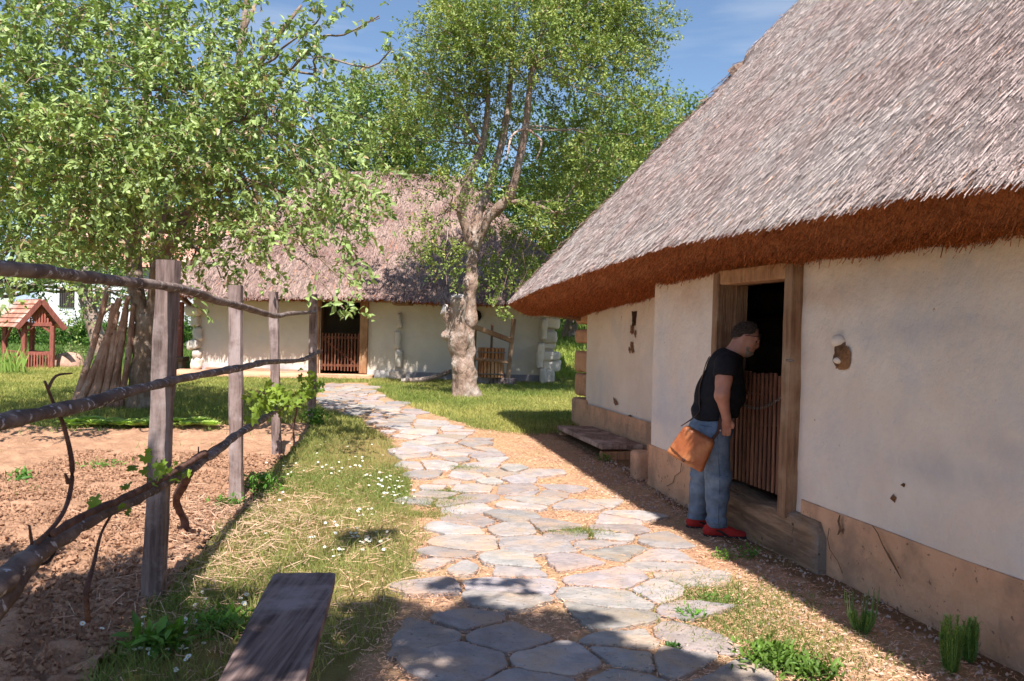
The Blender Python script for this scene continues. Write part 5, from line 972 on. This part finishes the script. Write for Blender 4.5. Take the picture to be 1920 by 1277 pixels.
def vleaves(par, spots, size, sp, name='foliage'):
    mb = MB()
    for (x, y, n) in spots:
        for _ in range(n):
            c = fpt(x + random.gauss(0, sp), y + random.gauss(0, sp * .7), -.12 + random.uniform(-.12, .1)); s_ = size * random.uniform(.4, 1.15); nn_ = nrm(LR.normal(0, .6, 3) + (0, -.5, .6)); e = nrm(np.cross(nn_, (random.random(), 0, 1))); f = np.cross(nn_, e); th0 = random.uniform(0, 6.28); pts = [c]
            K = 15; rr_ = [1, .62, .9, .55, .95, .6, 1.0, .6, .92, .55, .85, .6, .7, .2, .7]
            for k in range(K): t = th0 + 2 * math.pi * k / K; pts.append(c + (e * math.cos(t) + f * math.sin(t)) * s_ / 2 * rr_[k] * 1.1 + nn_ * s_ * .12 * math.sin(2 * t))
            mb.add(np.array(pts), [[0, 1 + k, 1 + (k + 1) % K] for k in range(K)], np.array((1.2, 1.2, .9)) * random.uniform(.6, 1.3))
    mb.build(name, M['leaf_v'], par)
vleaves(vine, [(300, 885, 12), (330, 890, 8), (265, 885, 4), (235, 960, 3), (345, 880, 4), (280, 860, 3), (290, 900, 5), (195, 940, 2), (240, 910, 2)], .065, 9)
v2 = thing('grape_vine', 'bright green grape vine leafing on the rail between the last two fence posts', 'vine', tuple(G(552, 835))); mbV = MB(); g1 = G(552, 832)
mbV.tube([g1, P(550, 800, g1[1]), fpt(555, 765, -.1), fpt(520, 745, -.12), fpt(480, 735, -.14)], [.014, .012, .01, .008, .005], rough=.4, rs=20); mbV.tube([fpt(560, 760, -.1), fpt(585, 730, -.1), fpt(595, 715, -.1)], [.01, .007, .004]); mbV.build('stem', M['vine'], v2, smooth=True)
vleaves(v2, [(500, 755, 26), (525, 750, 30), (550, 748, 22), (515, 735, 14), (485, 745, 10), (575, 740, 24), (590, 722, 26), (582, 710, 10), (505, 730, 5), (535, 765, 12), (490, 775, 6), (505, 725, 2)], .13, 10)
# ------------------------------------------------------------------ lettuces
def copy_at(o, loc, rz, sc=1.0, label=None):
    c = copy_tree(o) if o.children or True else o.copy(); c.location = loc; c.rotation_euler = (0, 0, rz); c.scale = (sc,) * 3
    if label: c['label'] = label
    return c
mb = MB()
for k in range(26):
    t = k * 2.4; rr_ = .02 + .005 * k; d = np.array((math.cos(t), math.sin(t), 0)); el = .9 - .028 * k; L = .09 + .003 * k; ax = d * math.cos(el) + np.array((0, 0, math.sin(el))); b_ = d * rr_ * .4 + (0, 0, .01); s_ = np.array((-d[1], d[0], 0)) * L * .45; m1 = b_ + ax * L * .55 
    mb.add([b_, m1 + s_ + (0, 0, .015), b_ + ax * L + s_ * .5, b_ + ax * L * 1.05 - (0, 0, .01), b_ + ax * L - s_ * .5, m1 - s_ + (0, 0, .015), m1 - (0, 0, .01)], [[0, 1, 6], [6, 1, 2, 3], [6, 3, 4, 5], [0, 6, 5]], np.array((1.9, 2.0, 1.2)) * random.uniform(.8, 1.2))
lt = mb.build('lettuce', M['leaf_a']); tag(lt, 'bright green lettuce in the row at the back edge of the garden bed', 'lettuce', 'lettuces in a row along the bed')
lt.location = G(140, 797); first = True
for i in range(24):
    px = 132 + i * 11.4 + 4 * math.sin(i * 5.1)
    if 255 < px < 312 and False: continue
    g = G(px, 799 + 4 * math.sin(i * 1.7)); g[2] = soilz(g[0], g[1]) + .01
    if first: lt.location = g; lt.scale = (.9,) * 3; first = False
    else: copy_at(lt, g, i * 1.3, random.uniform(.5, 1.0))
# ------------------------------------------------------------------ daisies
mb = MB(); mb.tube([(0, 0, 0), (0, 0, .05)], .0012, n=4, sub=1, col=(.6, .8, .4), mi=1, caps=False); K = 12
for k in range(K): t = 2 * math.pi * k / K; d = np.array((math.cos(t), math.sin(t), 0)); s_ = np.array((-d[1], d[0], 0)) * .0026; z_ = np.array((0, 0, .05)); mb.add([z_ + d * .003 - s_ * .5, z_ + d * .003 + s_ * .5, z_ + d * .012 + s_ + (0, 0, .002), z_ + d * .012 - s_ + (0, 0, .002)], [[0, 1, 2, 3]])
th = np.linspace(0, 2 * np.pi, 9)[:-1]; mb.add([(math.cos(t) * .004, math.sin(t) * .004, .051) for t in th] + [(0, 0, .054)], [[i, (i + 1) % 8, 8] for i in range(8)], mi=2)
dz = mb.build('daisy', [M['petal'], M['grass'], M['yolk']]); tag(dz, 'small white daisy in the grass strip left of the path', 'daisy', 'daisies in the grass strip')
cl_ = [(745, 930, 20, 26), (700, 905, 22, 12), (660, 880, 25, 14), (690, 970, 18, 10), (690, 1015, 22, 16), (640, 1040, 18, 8), (570, 900, 60, 12), (640, 850, 40, 10), (560, 1000, 50, 8), (520, 870, 40, 8), (420, 1150, 60, 10), (300, 1200, 60, 16), (650, 1000, 40, 8), (340, 1240, 40, 10), (740, 900, 15, 8)]
first = True
for x, y, s_, n in cl_:
    for _ in range(n):
        g = G(x + random.gauss(0, s_), y + random.gauss(0, s_ * .45)); 
        if inpoly(np.array([g[0]]), np.array([g[1]]), PATH)[0]: continue
        sc_ = random.uniform(.8, 1.15)
        if first: dz.location = g; first = False
        else:
            c = copy_at(dz, g, random.uniform(0, 6), sc_); c.rotation_euler = (random.uniform(-.1, .7), random.uniform(-.3, .3), random.uniform(-.5, .5))
# ------------------------------------------------------------------ plants by the wall
def horsetail(px, py, top, npx, n, label, spiky=False):
    g = G(px, py); H_ = (py - top) * g[1] / 1600; Wd = npx * g[1] / 1600; o = thing('horsetail', label, 'plant', tuple(g)); mbS = MB(); mbN = MB()
    for i in range(n):
        a = random.uniform(0, 6.28); r_ = Wd / 2 * math.sqrt(random.random()) * (1 if spiky else .8); h = H_ * random.uniform(.6, 1.0); b = g + (math.cos(a) * r_ * .3, math.sin(a) * r_ * .5, -.01); t = g + (math.cos(a) * r_ * 1.2, math.sin(a) * r_ * 1.2, h)
        mbS.tube([b, (b + t) / 2 + (math.cos(a) * r_ * .3, math.sin(a) * r_ * .3, 0), t], [.003, .0025, .0012], n=5, sub=2, caps=False)
        L = np.linalg.norm(t - b); lv = int(L / .009)
        for k in range(lv):
            f = (k + .5) / lv; c = b * (1 - f) + t * f
            if spiky and f > .5: continue
            for j in range(7):
                q = 2 * math.pi * (j + random.random()) / 7; l = (.022 if spiky else .05 * (1 - .55 * f)) * random.uniform(.7, 1.2); d = np.array((math.cos(q) * .75, math.sin(q) * .75, .65)) * l; s_ = np.array((-math.sin(q), math.cos(q), 0)) * .0028; mbN.add([c - s_, c + s_, c + d], [[0, 1, 2]], np.array((1.5, 1.35, 1.1)) * random.uniform(.8, 1.6))
    mbS.build('stem', M['horsetail'], o); mbN.build('needles', M['horsetail'], o)
horsetail(1615, 1188, 1098, 62, 24, 'horsetail tuft with bare upright shoots, left of the two dense ones', True)
horsetail(1782, 1262, 1150, 44, 16, 'dense sunlit horsetail, middle one of three by the wall')
horsetail(1817, 1240, 1158, 40, 16, 'dense shaded horsetail closest to the wall')
def weed(px, py, wpx, hpx, n, label, leaf=.03, col=(1, 1.2, .8), spiky=False):
    g = G(px, py); W_ = wpx * g[1] / 1600; H_ = hpx * g[1] / 1600; o = thing('weed_clump', label, 'weed', tuple(g)); mbL = MB(); mbS = MB()
    b = np.column_stack([LR.normal(0, W_ / 3, n), LR.normal(0, W_ / 3.2, n), LR.rand(n) * H_]) + g; ax = nrm(LR.normal(0, .8, (n, 3)) + (0, 0, .5)); leafmesh(mbL, b, ax, nrm(LR.normal(0, .4, (n, 3)) + (0, 0, 1)), LR.uniform(.6, 1.3, n) * leaf, LR.uniform(.6, 1.2, n) * leaf * .42, np.array(col) * LR.uniform(.7, 1.5, (n, 1)))
    for i in range(min(n, 14)): mbS.tube([g, b[i]], .0015, n=4, sub=1, caps=False)
    mbS.build('stem', M['horsetail'], o); mbL.build('foliage', M['leaf_d'], o)
weed(1450, 1248, 90, 30, 700, 'lush low weed patch at the bottom right of the path', .042, (1.5, 1.5, 1.1))
weed(1520, 1268, 70, 22, 300, 'broad leaved weeds at the bottom edge beside the lush patch', .045, (1.4, 1.45, 1.1))
weed(1290, 1160, 40, 14, 130, 'small bright weed tuft right of the path stones', .03, (1.3, 1.8, 1))
weed(1355, 1050, 34, 18, 90, 'little weeds at the shadow edge in front of the threshold log', .03, (1.7, 1.9, 1))
weed(1405, 1050, 34, 24, 90, 'little weeds at the shadow edge right of the shoes', .03, (1.2, 1.6, .9))
weed(1428, 1022, 26, 26, 70, 'yellowish weed sprig growing against the threshold log', .03, (2.2, 1.7, .6))
weed(1345, 1130, 70, 14, 200, 'sparse mixed weeds among the dry straw', .025, (1.5, 1.6, 1.2))
weed(1258, 1219, 26, 6, 60, 'flat dark rosette on a stone at the lower path', .04, (.8, 1.1, .8))
weed(300, 1225, 70, 40, 120, 'lance leaved weed at the lower edge of the garden bed', .10, (1.5, 1.7, 1.3))
weed(415, 1180, 90, 26, 340, 'leafy green growth between garden bed and front bench', .05, (1.5, 1.8, 1.1))
weed(490, 925, 60, 34, 260, 'dark leafy weeds right of the second fence post', .06, (1.3, 1.6, 1))
weed(590, 800, 30, 30, 200, 'dark grassy weeds at the foot of the last fence post', .08, (1.1, 1.4, .8))
weed(1133, 866, 26, 14, 70, 'small weeds at the front foot of the slab bench', .04, (1.3, 1.4, .7))
weed(430, 955, 50, 22, 160, 'weeds at the foot of the second fence post', .05, (1.2, 1.5, 1))
weed(40, 905, 40, 20, 60, 'young bluish green weeds in the left of the bed', .08, (1.2, 1.6, 1.3))
weed(200, 880, 60, 14, 90, 'pale green seedlings in the middle of the bed', .06, (1.5, 1.8, 1.4))
# ------------------------------------------------------------------ the person
og = G(1335, 1000); mo = np.array((og[0], og[1], gzf(og[0], og[1])))
man = thing('person', 'person in black shirt and grey blue jeans leaning in to peer through the doorway', 'person', tuple(mo))
MR = np.array(Matrix.Rotation(rad(-6), 3, 'Z')); sc_ = og[1] / 1600
def mp_(x, y, yy=0.0): return np.array(((x - 1335 - .025 * (1003 - y)) * sc_, yy, (1003 - y) * sc_))
def MWd(V):
    V = np.array(V, float); V[..., 0] += .09 * np.maximum(0, V[..., 2] - .95); V[..., 2] -= .03 * sstep(1.2, 1.5, V[..., 2]); return V @ MR.T + mo
def put(name, m, V, F, par, smooth=True, col=(1, 1, 1)):
    mb = MB(); mb.add(MWd(V), F, col); return mb.build(name, M[m], par, smooth=smooth)
RS, RE, RW = mp_(1345, 678, -.20), mp_(1341, 738, -.27), mp_(1353, 778, -.235)
hd = mp_(1384, 628); tilt = np.array(Matrix.Rotation(rad(-14), 3, 'Z') @ Matrix.Rotation(rad(19), 3, 'Y'))
def H(x, y, z): return hd + tilt @ np.array((x, y, z))
def head(p):
    d = ell(p, H(-.012, 0, .022), (.098, .076, .095), tilt)
    d = smin(d, ell(p, H(.02, 0, -.045), (.082, .066, .085), tilt), .05)
    d = smin(d, ell(p, H(.058, 0, -.098), (.036, .036, .026), tilt), .04)       # chin
    d = smin(d, ell(p, H(.005, 0, -.095), (.06, .062, .035), tilt), .05)        # jowl
    d = smin(d, cap(p, H(.082, 0, .022), H(.088, 0, -.0), .012, .012), .03)
    d = smin(d, cap(p, H(.084, 0, .008), H(.106, 0, -.028), .009, .014), .016)    # nose
    d = smin(d, ell(p, H(.095, .012, -.036), (.012, .009, .009), tilt), .01); d = smin(d, ell(p, H(.095, -.012, -.036), (.012, .009, .009), tilt), .01)
    d = smin(d, cap(p, H(.077, -.04, .024), H(.082, .04, .024), .014, .014), .02)  # brow
    for s in (-1, 1):
        d = smin(d, ell(p, H(.052, .04 * s, -.018), (.03, .022, .022), tilt), .025)  # cheek
        d = np.maximum(d, -ell(p, H(.088, .031 * s, .006), (.013, .017, .010), tilt))
        d = smin(d, ell(p, H(.074, .031 * s, .006), (.013, .013, .012), tilt), .006)
        e = ell(p, H(-.008, .076 * s, -.005), (.018, .009, .032), tilt); e = np.maximum(e, -ell(p, H(-.004, .088 * s, -.003), (.010, .008, .02), tilt)); d = smin(d, e, .008)
    d = smin(d, cap(p, H(.079, -.018, -.062), H(.079, .018, -.062), .009, .009), .008); d = smin(d, cap(p, H(.077, -.016, -.074), H(.077, .016, -.074), .009, .009), .008)
    return d
def bodyf(p):
    d = head(p); d = smin(d, cap(p, mp_(1352, 668), mp_(1371, 648), .075, .066), .05)
    d = smin(d, cap(p, mp_(1348, 700), mp_(1338, 800), .11, .13), .08)
    d = smin(d, cap(p, mp_(1345, 700, -.1), RS, .08, .06), .05); d = smin(d, cap(p, RS, RE, .062, .05), .03); d = smin(d, cap(p, RE, RW, .052, .031), .03)
    d = smin(d, ell(p, (RS * .45 + RE * .55), (.058, .055, .1)), .03)
    LS, LE, LW = mp_(1354, 680, .19), mp_(1374, 740, .25), mp_(1398, 745, .20)
    d = smin(d, cap(p, mp_(1345, 700, .1), LS, .08, .06), .05); d = smin(d, cap(p, LS, LE, .06, .048), .03); d = smin(d, cap(p, LE, LW, .048, .03), .03); d = smin(d, ell(p, LW + (.05, 0, -.01), (.05, .035, .02)), .02)
    for k, (l_, z_) in enumerate(((.075, .02), (.085, .005), (.08, -.01), (.065, -.025))): d = smin(d, cap(p, LW + (.08, 0, z_), LW + (.08 + l_ * .6, -.02, z_ - .02), .010, .008), .006)
    # hand on the pocket: palm, five fingers going in, thumb out
    pm = mp_(1354, 789, -.215)
    d = smin(d, cap(p, RW, pm, .030, .034, 1), .02); d = smin(d, ell(p, pm, (.040, .022, .045)), .015)
    for k in range(4):
        x0 = -.026 + .018 * k; b = pm + (x0, 0, -.032); j = b + (.002, .006, -.034 - .004 * (k in (1, 2))); e = j + (-.002, .014, -.028); d = smin(d, cap(p, b, j, .0100, .0092), .006); d = smin(d, cap(p, j, e, .0092, .008), .004)
    d = smin(d, cap(p, pm + (.030, -.004, .012), pm + (.048, -.012, -.012), .012, .0105), .008); d = smin(d, cap(p, pm + (.048, -.012, -.012), pm + (.046, -.012, -.038), .0105, .0085), .004)
    return d
V, F = nets(bodyf, (-.28, -.36, .70), (.46, .34, 1.72), .0075); body = put('body', 'skin', V, F, man)
body['label'] = 'face, neck and bare right arm'
def hair(p):
    q = (p - hd) @ tilt
    d = ell(p, H(-.018, 0, .028), (.100, .079, .097), tilt); cut = np.maximum(q[..., 0] - .046 + .5 * np.maximum(.06 - q[..., 2], 0) * 1.4, -(q[..., 2] + .065 + .25 * (q[..., 0] + .1)))
    return np.maximum(d + .003 * fbm(p, 70, 2), cut)
V, F = nets(hair, (hd[0] - .2, -.14, hd[2] - .18), (hd[0] + .2, .14, hd[2] + .2), .006); 
q_ = MWd(V); fn_ = np.cross(q_[F[:, 1]] - q_[F[:, 0]], q_[F[:, 3]] - q_[F[:, 0]]); ce_ = q_[F].mean(1); hc = MWd(H(0, 0, 0)); kk = np.linalg.norm(ce_ - hc, axis=1) > .085; ce_ = ce_[kk]; fn_ = nrm(ce_ - hc)
mb = MB(); mb.add(q_, F); rep = np.repeat(np.arange(len(ce_)), 3); c_ = ce_[rep] + LR.normal(0, .003, (len(rep), 3)); dd = nrm(fn_[rep] * .55 + LR.normal(0, .3, (len(rep), 3)) + np.array((-.25, 0, -.45))); ww = nrm(np.cross(dd, fn_[rep])) * .0009; l_ = LR.uniform(.008, .016, len(rep))[:, None]
mb.add(np.stack([c_ - ww, c_ + ww, c_ + dd * l_], 1).reshape(-1, 3), (np.arange(len(rep)) * 3)[:, None] + np.array([[0, 1, 2]]), np.repeat(LR.uniform(.6, 3.0, (len(rep), 1)) * np.ones(3), 3, 0)); mb.build('hair', M['hair'], man)
def beard(p):
    q = (p - hd) @ tilt; d = head(p) - .0045
    return np.maximum(np.maximum(np.maximum(d + .002 * fbm(p, 90, 2), q[..., 2] + .052 - .35 * (q[..., 0] - .07) * 0), .02 - q[..., 0]), -(np.hypot((q[..., 2] + .068) / .016, (q[..., 0] - .09) / .03) - 1) * .01)
V, F = nets(beard, (hd[0] - .05, -.1, hd[2] - .2), (hd[0] + .16, .1, hd[2]), .005); put('beard', 'beard', V, F, man)
mb = MB(); 
for s in (-1, 1):
    mb.tube([MWd(H(-.01, .08 * s, .022)), MWd(H(.04, .079 * s, .034)), MWd(H(.088, .062 * s, .046))], .0028, n=6); th = np.linspace(0, 2 * np.pi, 13)
    mb.tube(np.array([MWd(H(.094, .034 * s + .026 * math.cos(t), .046 + .016 * math.sin(t))) for t in th]), .0022, n=5, sub=1, caps=False)
mb.tube([MWd(H(.096, -.008, .048)), MWd(H(.098, 0, .05)), MWd(H(.096, .008, .048))], .002, n=5); mb.build('glasses', M['sole'], man)
mb = MB()
for s in (-1, 1):
    V, F = nets(lambda p: ell(p, (0, 0, 0), (.009, .009, .006)), (-.014, -.014, -.014), (.014, .014, .014), .003); mb.add(MWd(V + H(.0815, .031 * s, .006)), F, (.5, .5, .5))
mb.build('eyes', M['sole'], man, smooth=True)
V, F = nets(lambda p: np.maximum(head(p) - .004 + .001 * fbm(p, 120, 2), np.minimum(np.maximum(np.abs(((p - hd) @ tilt)[..., 2] - .027) - .004, np.abs(np.abs(p[..., 1]) - .032) - .017), 9) + 0 * p[..., 0] + np.where(((p - hd) @ tilt)[..., 0] < .06, 1, 0)), (hd[0] + .02, -.08, hd[2] - .02), (hd[0] + .14, .08, hd[2] + .07), .004)
if len(V): put('eyebrows', 'hair', V, F, man)
def shirt(p):
    fold = .010 * np.sin(p[..., 2] * 42 + p[..., 0] * 30 + 4 * fbm(p, 4, 2)) * sstep(1.15, .9, p[..., 2]) + .007 * fbm(p, 9, 3)
    d = smin(ell(p, mp_(1350, 692), (.135, .20, .155)), ell(p, mp_(1349, 742), (.18, .195, .19)), .08)
    d = smin(d, cap(p, mp_(1342, 735), mp_(1337, 786), .160, .168, 1.08), .06)
    d = smin(d, cap(p, mp_(1350, 674, -.13), mp_(1350, 674, .13), .075, .075), .07); d = smin(d, cap(p, mp_(1350, 672), mp_(1362, 660), .088, .080), .06)
    se = RS * .48 + RE * .52
    d = smin(d, cap(p, RS, RS * .5 + se * .5, .078, .080), .035); sl = cap(p, RS, se + (RE - RS) * .05, .077, .086)
    ax = nrm(RE - RS); sl = np.maximum(sl, (p - (RS * .58 + RE * .42)) @ ax); d = smin(d, sl, .02)
    LS, LE = mp_(1354, 680, .19), mp_(1374, 740, .25); sl = cap(p, LS, LE, .077, .08); sl = np.maximum(sl, (p - (LS * .5 + LE * .5)) @ nrm(LE - LS)); d = smin(d, sl, .02)
    d = d + fold
    hem = .885 - p[..., 2] + .012 * np.sin(p[..., 0] * 14) + .02 * p[..., 0]
    d = np.maximum(d, hem); nk = mp_(1364, 650); d = np.maximum(d, (p - mp_(1363, 657)) @ nrm(np.array((.45, 0, .9)))*1.0 - .006)
    return d
V, F = nets(shirt, (-.34, -.40, .85), (.36, .38, 1.52), .0085); put('shirt', 'shirt', V, F, man)
def jeans(p):
    fold = .006 * np.sin(p[..., 2] * 75 + 6 * fbm(p, 5, 2)) * (sstep(.3, .1, p[..., 2]) + .5 * sstep(.25, .0, np.abs(p[..., 2] - .45))) + .006 * fbm(p, 10, 3)
    d = ell(p, mp_(1334, 808), (.155, .18, .14)); d = smin(d, cap(p, mp_(1335, 790), mp_(1335, 800), .150, .155, 1.08), .04); d = smin(d, ell(p, mp_(1318, 815), (.10, .15, .11)), .06)
    r = [((1333, 812, -.10), .118), ((1342, 895, -.115), .094), ((1340, 925, -.115), .083), ((1339, 982, -.12), .070)]
    l = [((1330, 812, .10), .118), ((1322, 895, .12), .094), ((1318, 925, .13), .083), ((1312, 982, .15), .070)]
    for ch in (r, l):
        for (a, ra), (b, rb) in zip(ch[:-1], ch[1:]): d = smin(d, cap(p, mp_(*a), mp_(*b), ra, rb), .035)
    for a in (r[-1][0], l[-1][0]):
        c = mp_(*a); d = smin(d, cap(p, c + (0, 0, .035), c + (.004, 0, .01), .073, .078), .012)
    d = d + fold; d = np.maximum(d, .078 - p[..., 2] + .12 * (p[..., 0]) * 0); d = np.maximum(d, p[..., 2] - .925)
    for a in (r[-1][0], l[-1][0]): c = mp_(*a)
    return d
V, F = nets(jeans, (-.34, -.32, .04), (.28, .34, .98), .0085); jn = put('jeans', 'denim', V, F, man)
# pocket edge, back pocket, seams as raised stitched pieces
mb = MB()
def onj(x, y, z0=-.3):      # find the jeans surface from the near side
    q = np.column_stack([np.full(120, mp_(x, y)[0]), np.linspace(-.34, 0, 120), np.full(120, mp_(x, y)[2])]); v = jeans(q); i = int(np.argmax(v < 0)); return q[i] + (0, -.002, 0) if v[i] < 0 else None
for L in ([(1348, 800), (1358, 804), (1368, 806)], [(1328, 792), (1328, 812)], [(1296, 795), (1312, 797), (1328, 798)], [(1338, 815), (1340, 860), (1342, 900), (1341, 950), (1340, 975)], [(1342, 885), (1358, 888)], [(1322, 973), (1338, 975), (1355, 976)]):
    pts = [onj(*q) for q in L]; pts = [q for q in pts if q is not None]
    if len(pts) > 1: mb.tube(MWd(np.array(pts)), .0032, n=5, sub=4, col=(.6, .6, .65))
mb.build('seams', M['denim'], jn)
for (hx, hz, yy) in ((1315, 0, -.12), (1291, 0, .15)):
    x0 = (hx - 1335) * sc_; L = .335
    def shoe(p, s0=False):
        c = np.array((x0 + L * .5, yy, .0)); d = cap(p, (x0 + .05, yy, .045), (x0 + .2, yy, .036), .045, .042, 1.0); d = smin(d, ell(p, (x0 + .24, yy, .028), (.09, .047, .034)), .03); d = smin(d, cap(p, (x0 + .05, yy, .055), (x0 + .09, yy, .09), .042, .042), .04)
        d = smin(d, cap(p, (x0 + .1, yy, .07), (x0 + .19, yy, .045), .034, .03), .03); return np.maximum(d, .018 - p[..., 2])
    V, F = nets(shoe, (x0 - .04, yy - .1, -.02), (x0 + .36, yy + .1, .16), .006); sh_ = put('shoe', 'shoe', V, F, man)
    def sole(p): q = p.copy(); q[..., 2] = np.maximum(q[..., 2], .03); q[..., 2] = .03; d = shoe(q) - .004; return np.maximum(np.maximum(d, p[..., 2] - .022), -p[..., 2] - .002)
    V, F = nets(sole, (x0 - .05, yy - .12, -.02), (x0 + .38, yy + .12, .05), .006); put('sole', 'sole', V, F, sh_)
    mb = MB(); pts = [(x0 + .115, .052), (x0 + .135, .03), (x0 + .16, .028), (x0 + .15, .045), (x0 + .20, .07)]
    W_ = []
    for (xx_, zz_) in [(x0 + .09, .062), (x0 + .125, .052), (x0 + .15, .035), (x0 + .175, .028)]:
        q = np.column_stack([np.full(90, xx_), np.linspace(yy - .1, yy, 90), np.full(90, zz_)]); v = shoe(q); i = int(np.argmax(v < 0)); W_.append(q[i])
    mb.tube(MWd(np.array(W_)), [.004, .010, .011, .004], n=6, flat=1.0); mb.build('side_mark', M['sole'], sh_)
# shoulder bag
bag = thing('shoulder_bag', 'tan leather shoulder bag hanging behind the hip of the person', 'bag', tuple(MWd(mp_(1297, 840, -.27))))
def bp(x, y, d=0):      # on a plane next to the hip
    return mp_(x - 9, y + 1, -.25 + d)
c0 = (bp(1281, 794) + bp(1337, 822) + bp(1325, 882) + bp(1258, 846)) / 4
ex = nrm(bp(1337, 822) - bp(1281, 794)); ez = nrm(np.cross(ex, (0, 1, 0))); ez = ez if ez[2] > 0 else -ez; ey = np.cross(ez, ex); BRm = np.column_stack([ex, ey, ez]); hw = .138; hh = .122
yaw = np.array(Matrix.Rotation(rad(-14), 3, 'Z')); BRm = yaw @ BRm
def bagf(p):
    q = (p - c0) @ BRm; s = 1 + .10 * (-q[..., 2] / hh); d = rbox(np.stack([q[..., 0] / s, q[..., 1], q[..., 2]], -1), (0, 0, 0), (hw, .042, hh), .025); return d + .003 * fbm(p, 14, 2)
V, F = nets(bagf, c0 - .24, c0 + .24, .007); put('bag_body', 'leather', V, F, bag)
def flap(p):
    q = (p - c0) @ BRm; s = 1 + .10 * (-q[..., 2] / hh); d = np.abs(rbox(np.stack([q[..., 0] / s, q[..., 1], q[..., 2]], -1), (0, 0, 0), (hw - .004, .051, hh + .008), .028)) - .004; f = np.maximum(-(q[..., 2] + hh * .80 - .25 * np.abs(q[..., 0])) , q[..., 1] - .025 * (q[..., 2] > 0) - .02); return np.maximum(np.maximum(d, f), np.abs(q[..., 0]) - hw * 1.04)
sgn = -1 if (BRm[:, 1] @ np.array((0, 1, 0))) > 0 else 1
V, F = nets(flap, c0 - .24, c0 + .24, .006); put('flap', 'leather', V, F, bag, col=(.95, .9, .9))
mb = MB(); cb = c0 + BRm @ np.array((-.02, 0, -hh * .85)) ; cb = cb + np.array((0, -.055, 0)); V, F = nets(lambda p: rbox(p, (0, 0, 0), (.012, .008, .014), .004), (-.02, -.02, -.02), (.02, .02, .02), .004); mb.add(MWd(V @ BRm.T + cb), F); mb.build('buckle', M['strap'], bag)
def ribbon(mb, pts, w_, side, th=.004):
    pts = np.array(pts, float); Q = []
    for i in range(len(pts) - 1):
        p0_, p1_, p2_, p3_ = pts[max(i - 1, 0)], pts[i], pts[i + 1], pts[min(i + 2, len(pts) - 1)]
        for k in range(6): t = k / 6; Q.append(.5 * ((2 * p1_) + (-p0_ + p2_) * t + (2 * p0_ - 5 * p1_ + 4 * p2_ - p3_) * t * t + (-p0_ + 3 * p1_ - 3 * p2_ + p3_) * t ** 3))
    Q.append(pts[-1]); Q = np.array(Q); T = nrm(np.gradient(Q, axis=0)); s = nrm(np.array(side) - T * (T @ np.array(side))[:, None]); n_ = np.cross(T, s)
    X3 = np.stack([Q + s * w_ / 2, Q - s * w_ / 2, Q - s * w_ / 2 + n_ * th, Q + s * w_ / 2 + n_ * th, Q + s * w_ / 2], 1); mb.grid(MWd(X3))
def backx(y, yy, z_=None):
    z_ = mp_(1335, y)[2]; q = np.column_stack([np.linspace(-.35, .2, 200), np.full(200, yy), np.full(200, z_)]); v = shirt(q); i = int(np.argmax(v < 0)); return np.array((q[i][0] - .008, yy, z_))
mb = MB(); ribbon(mb, [bp(1283, 797, .03), backx(776, -.13), backx(755, -.11), backx(730, -.09), backx(705, -.05), backx(685, .0), backx(668, .06)], .03, (0, 1, 0)); ribbon(mb, [bp(1333, 822, .0), mp_(1338, 806, -.242), mp_(1342, 785, -.235), mp_(1349, 764, -.20)], .024, (1, 0, 0), .006)
mb.build('strap', M['strap'], bag)
mb = MB(); V, F = nets(lambda p: ell(p, (0, 0, 0), (.007, .005, .007)), (-.01, -.01, -.01), (.01, .01, .01), .0025); mb.add(MWd(V + mp_(1342, 803, -.246)), F, (3, 3, 3)); mb.build('rivet', M['metal'], bag)
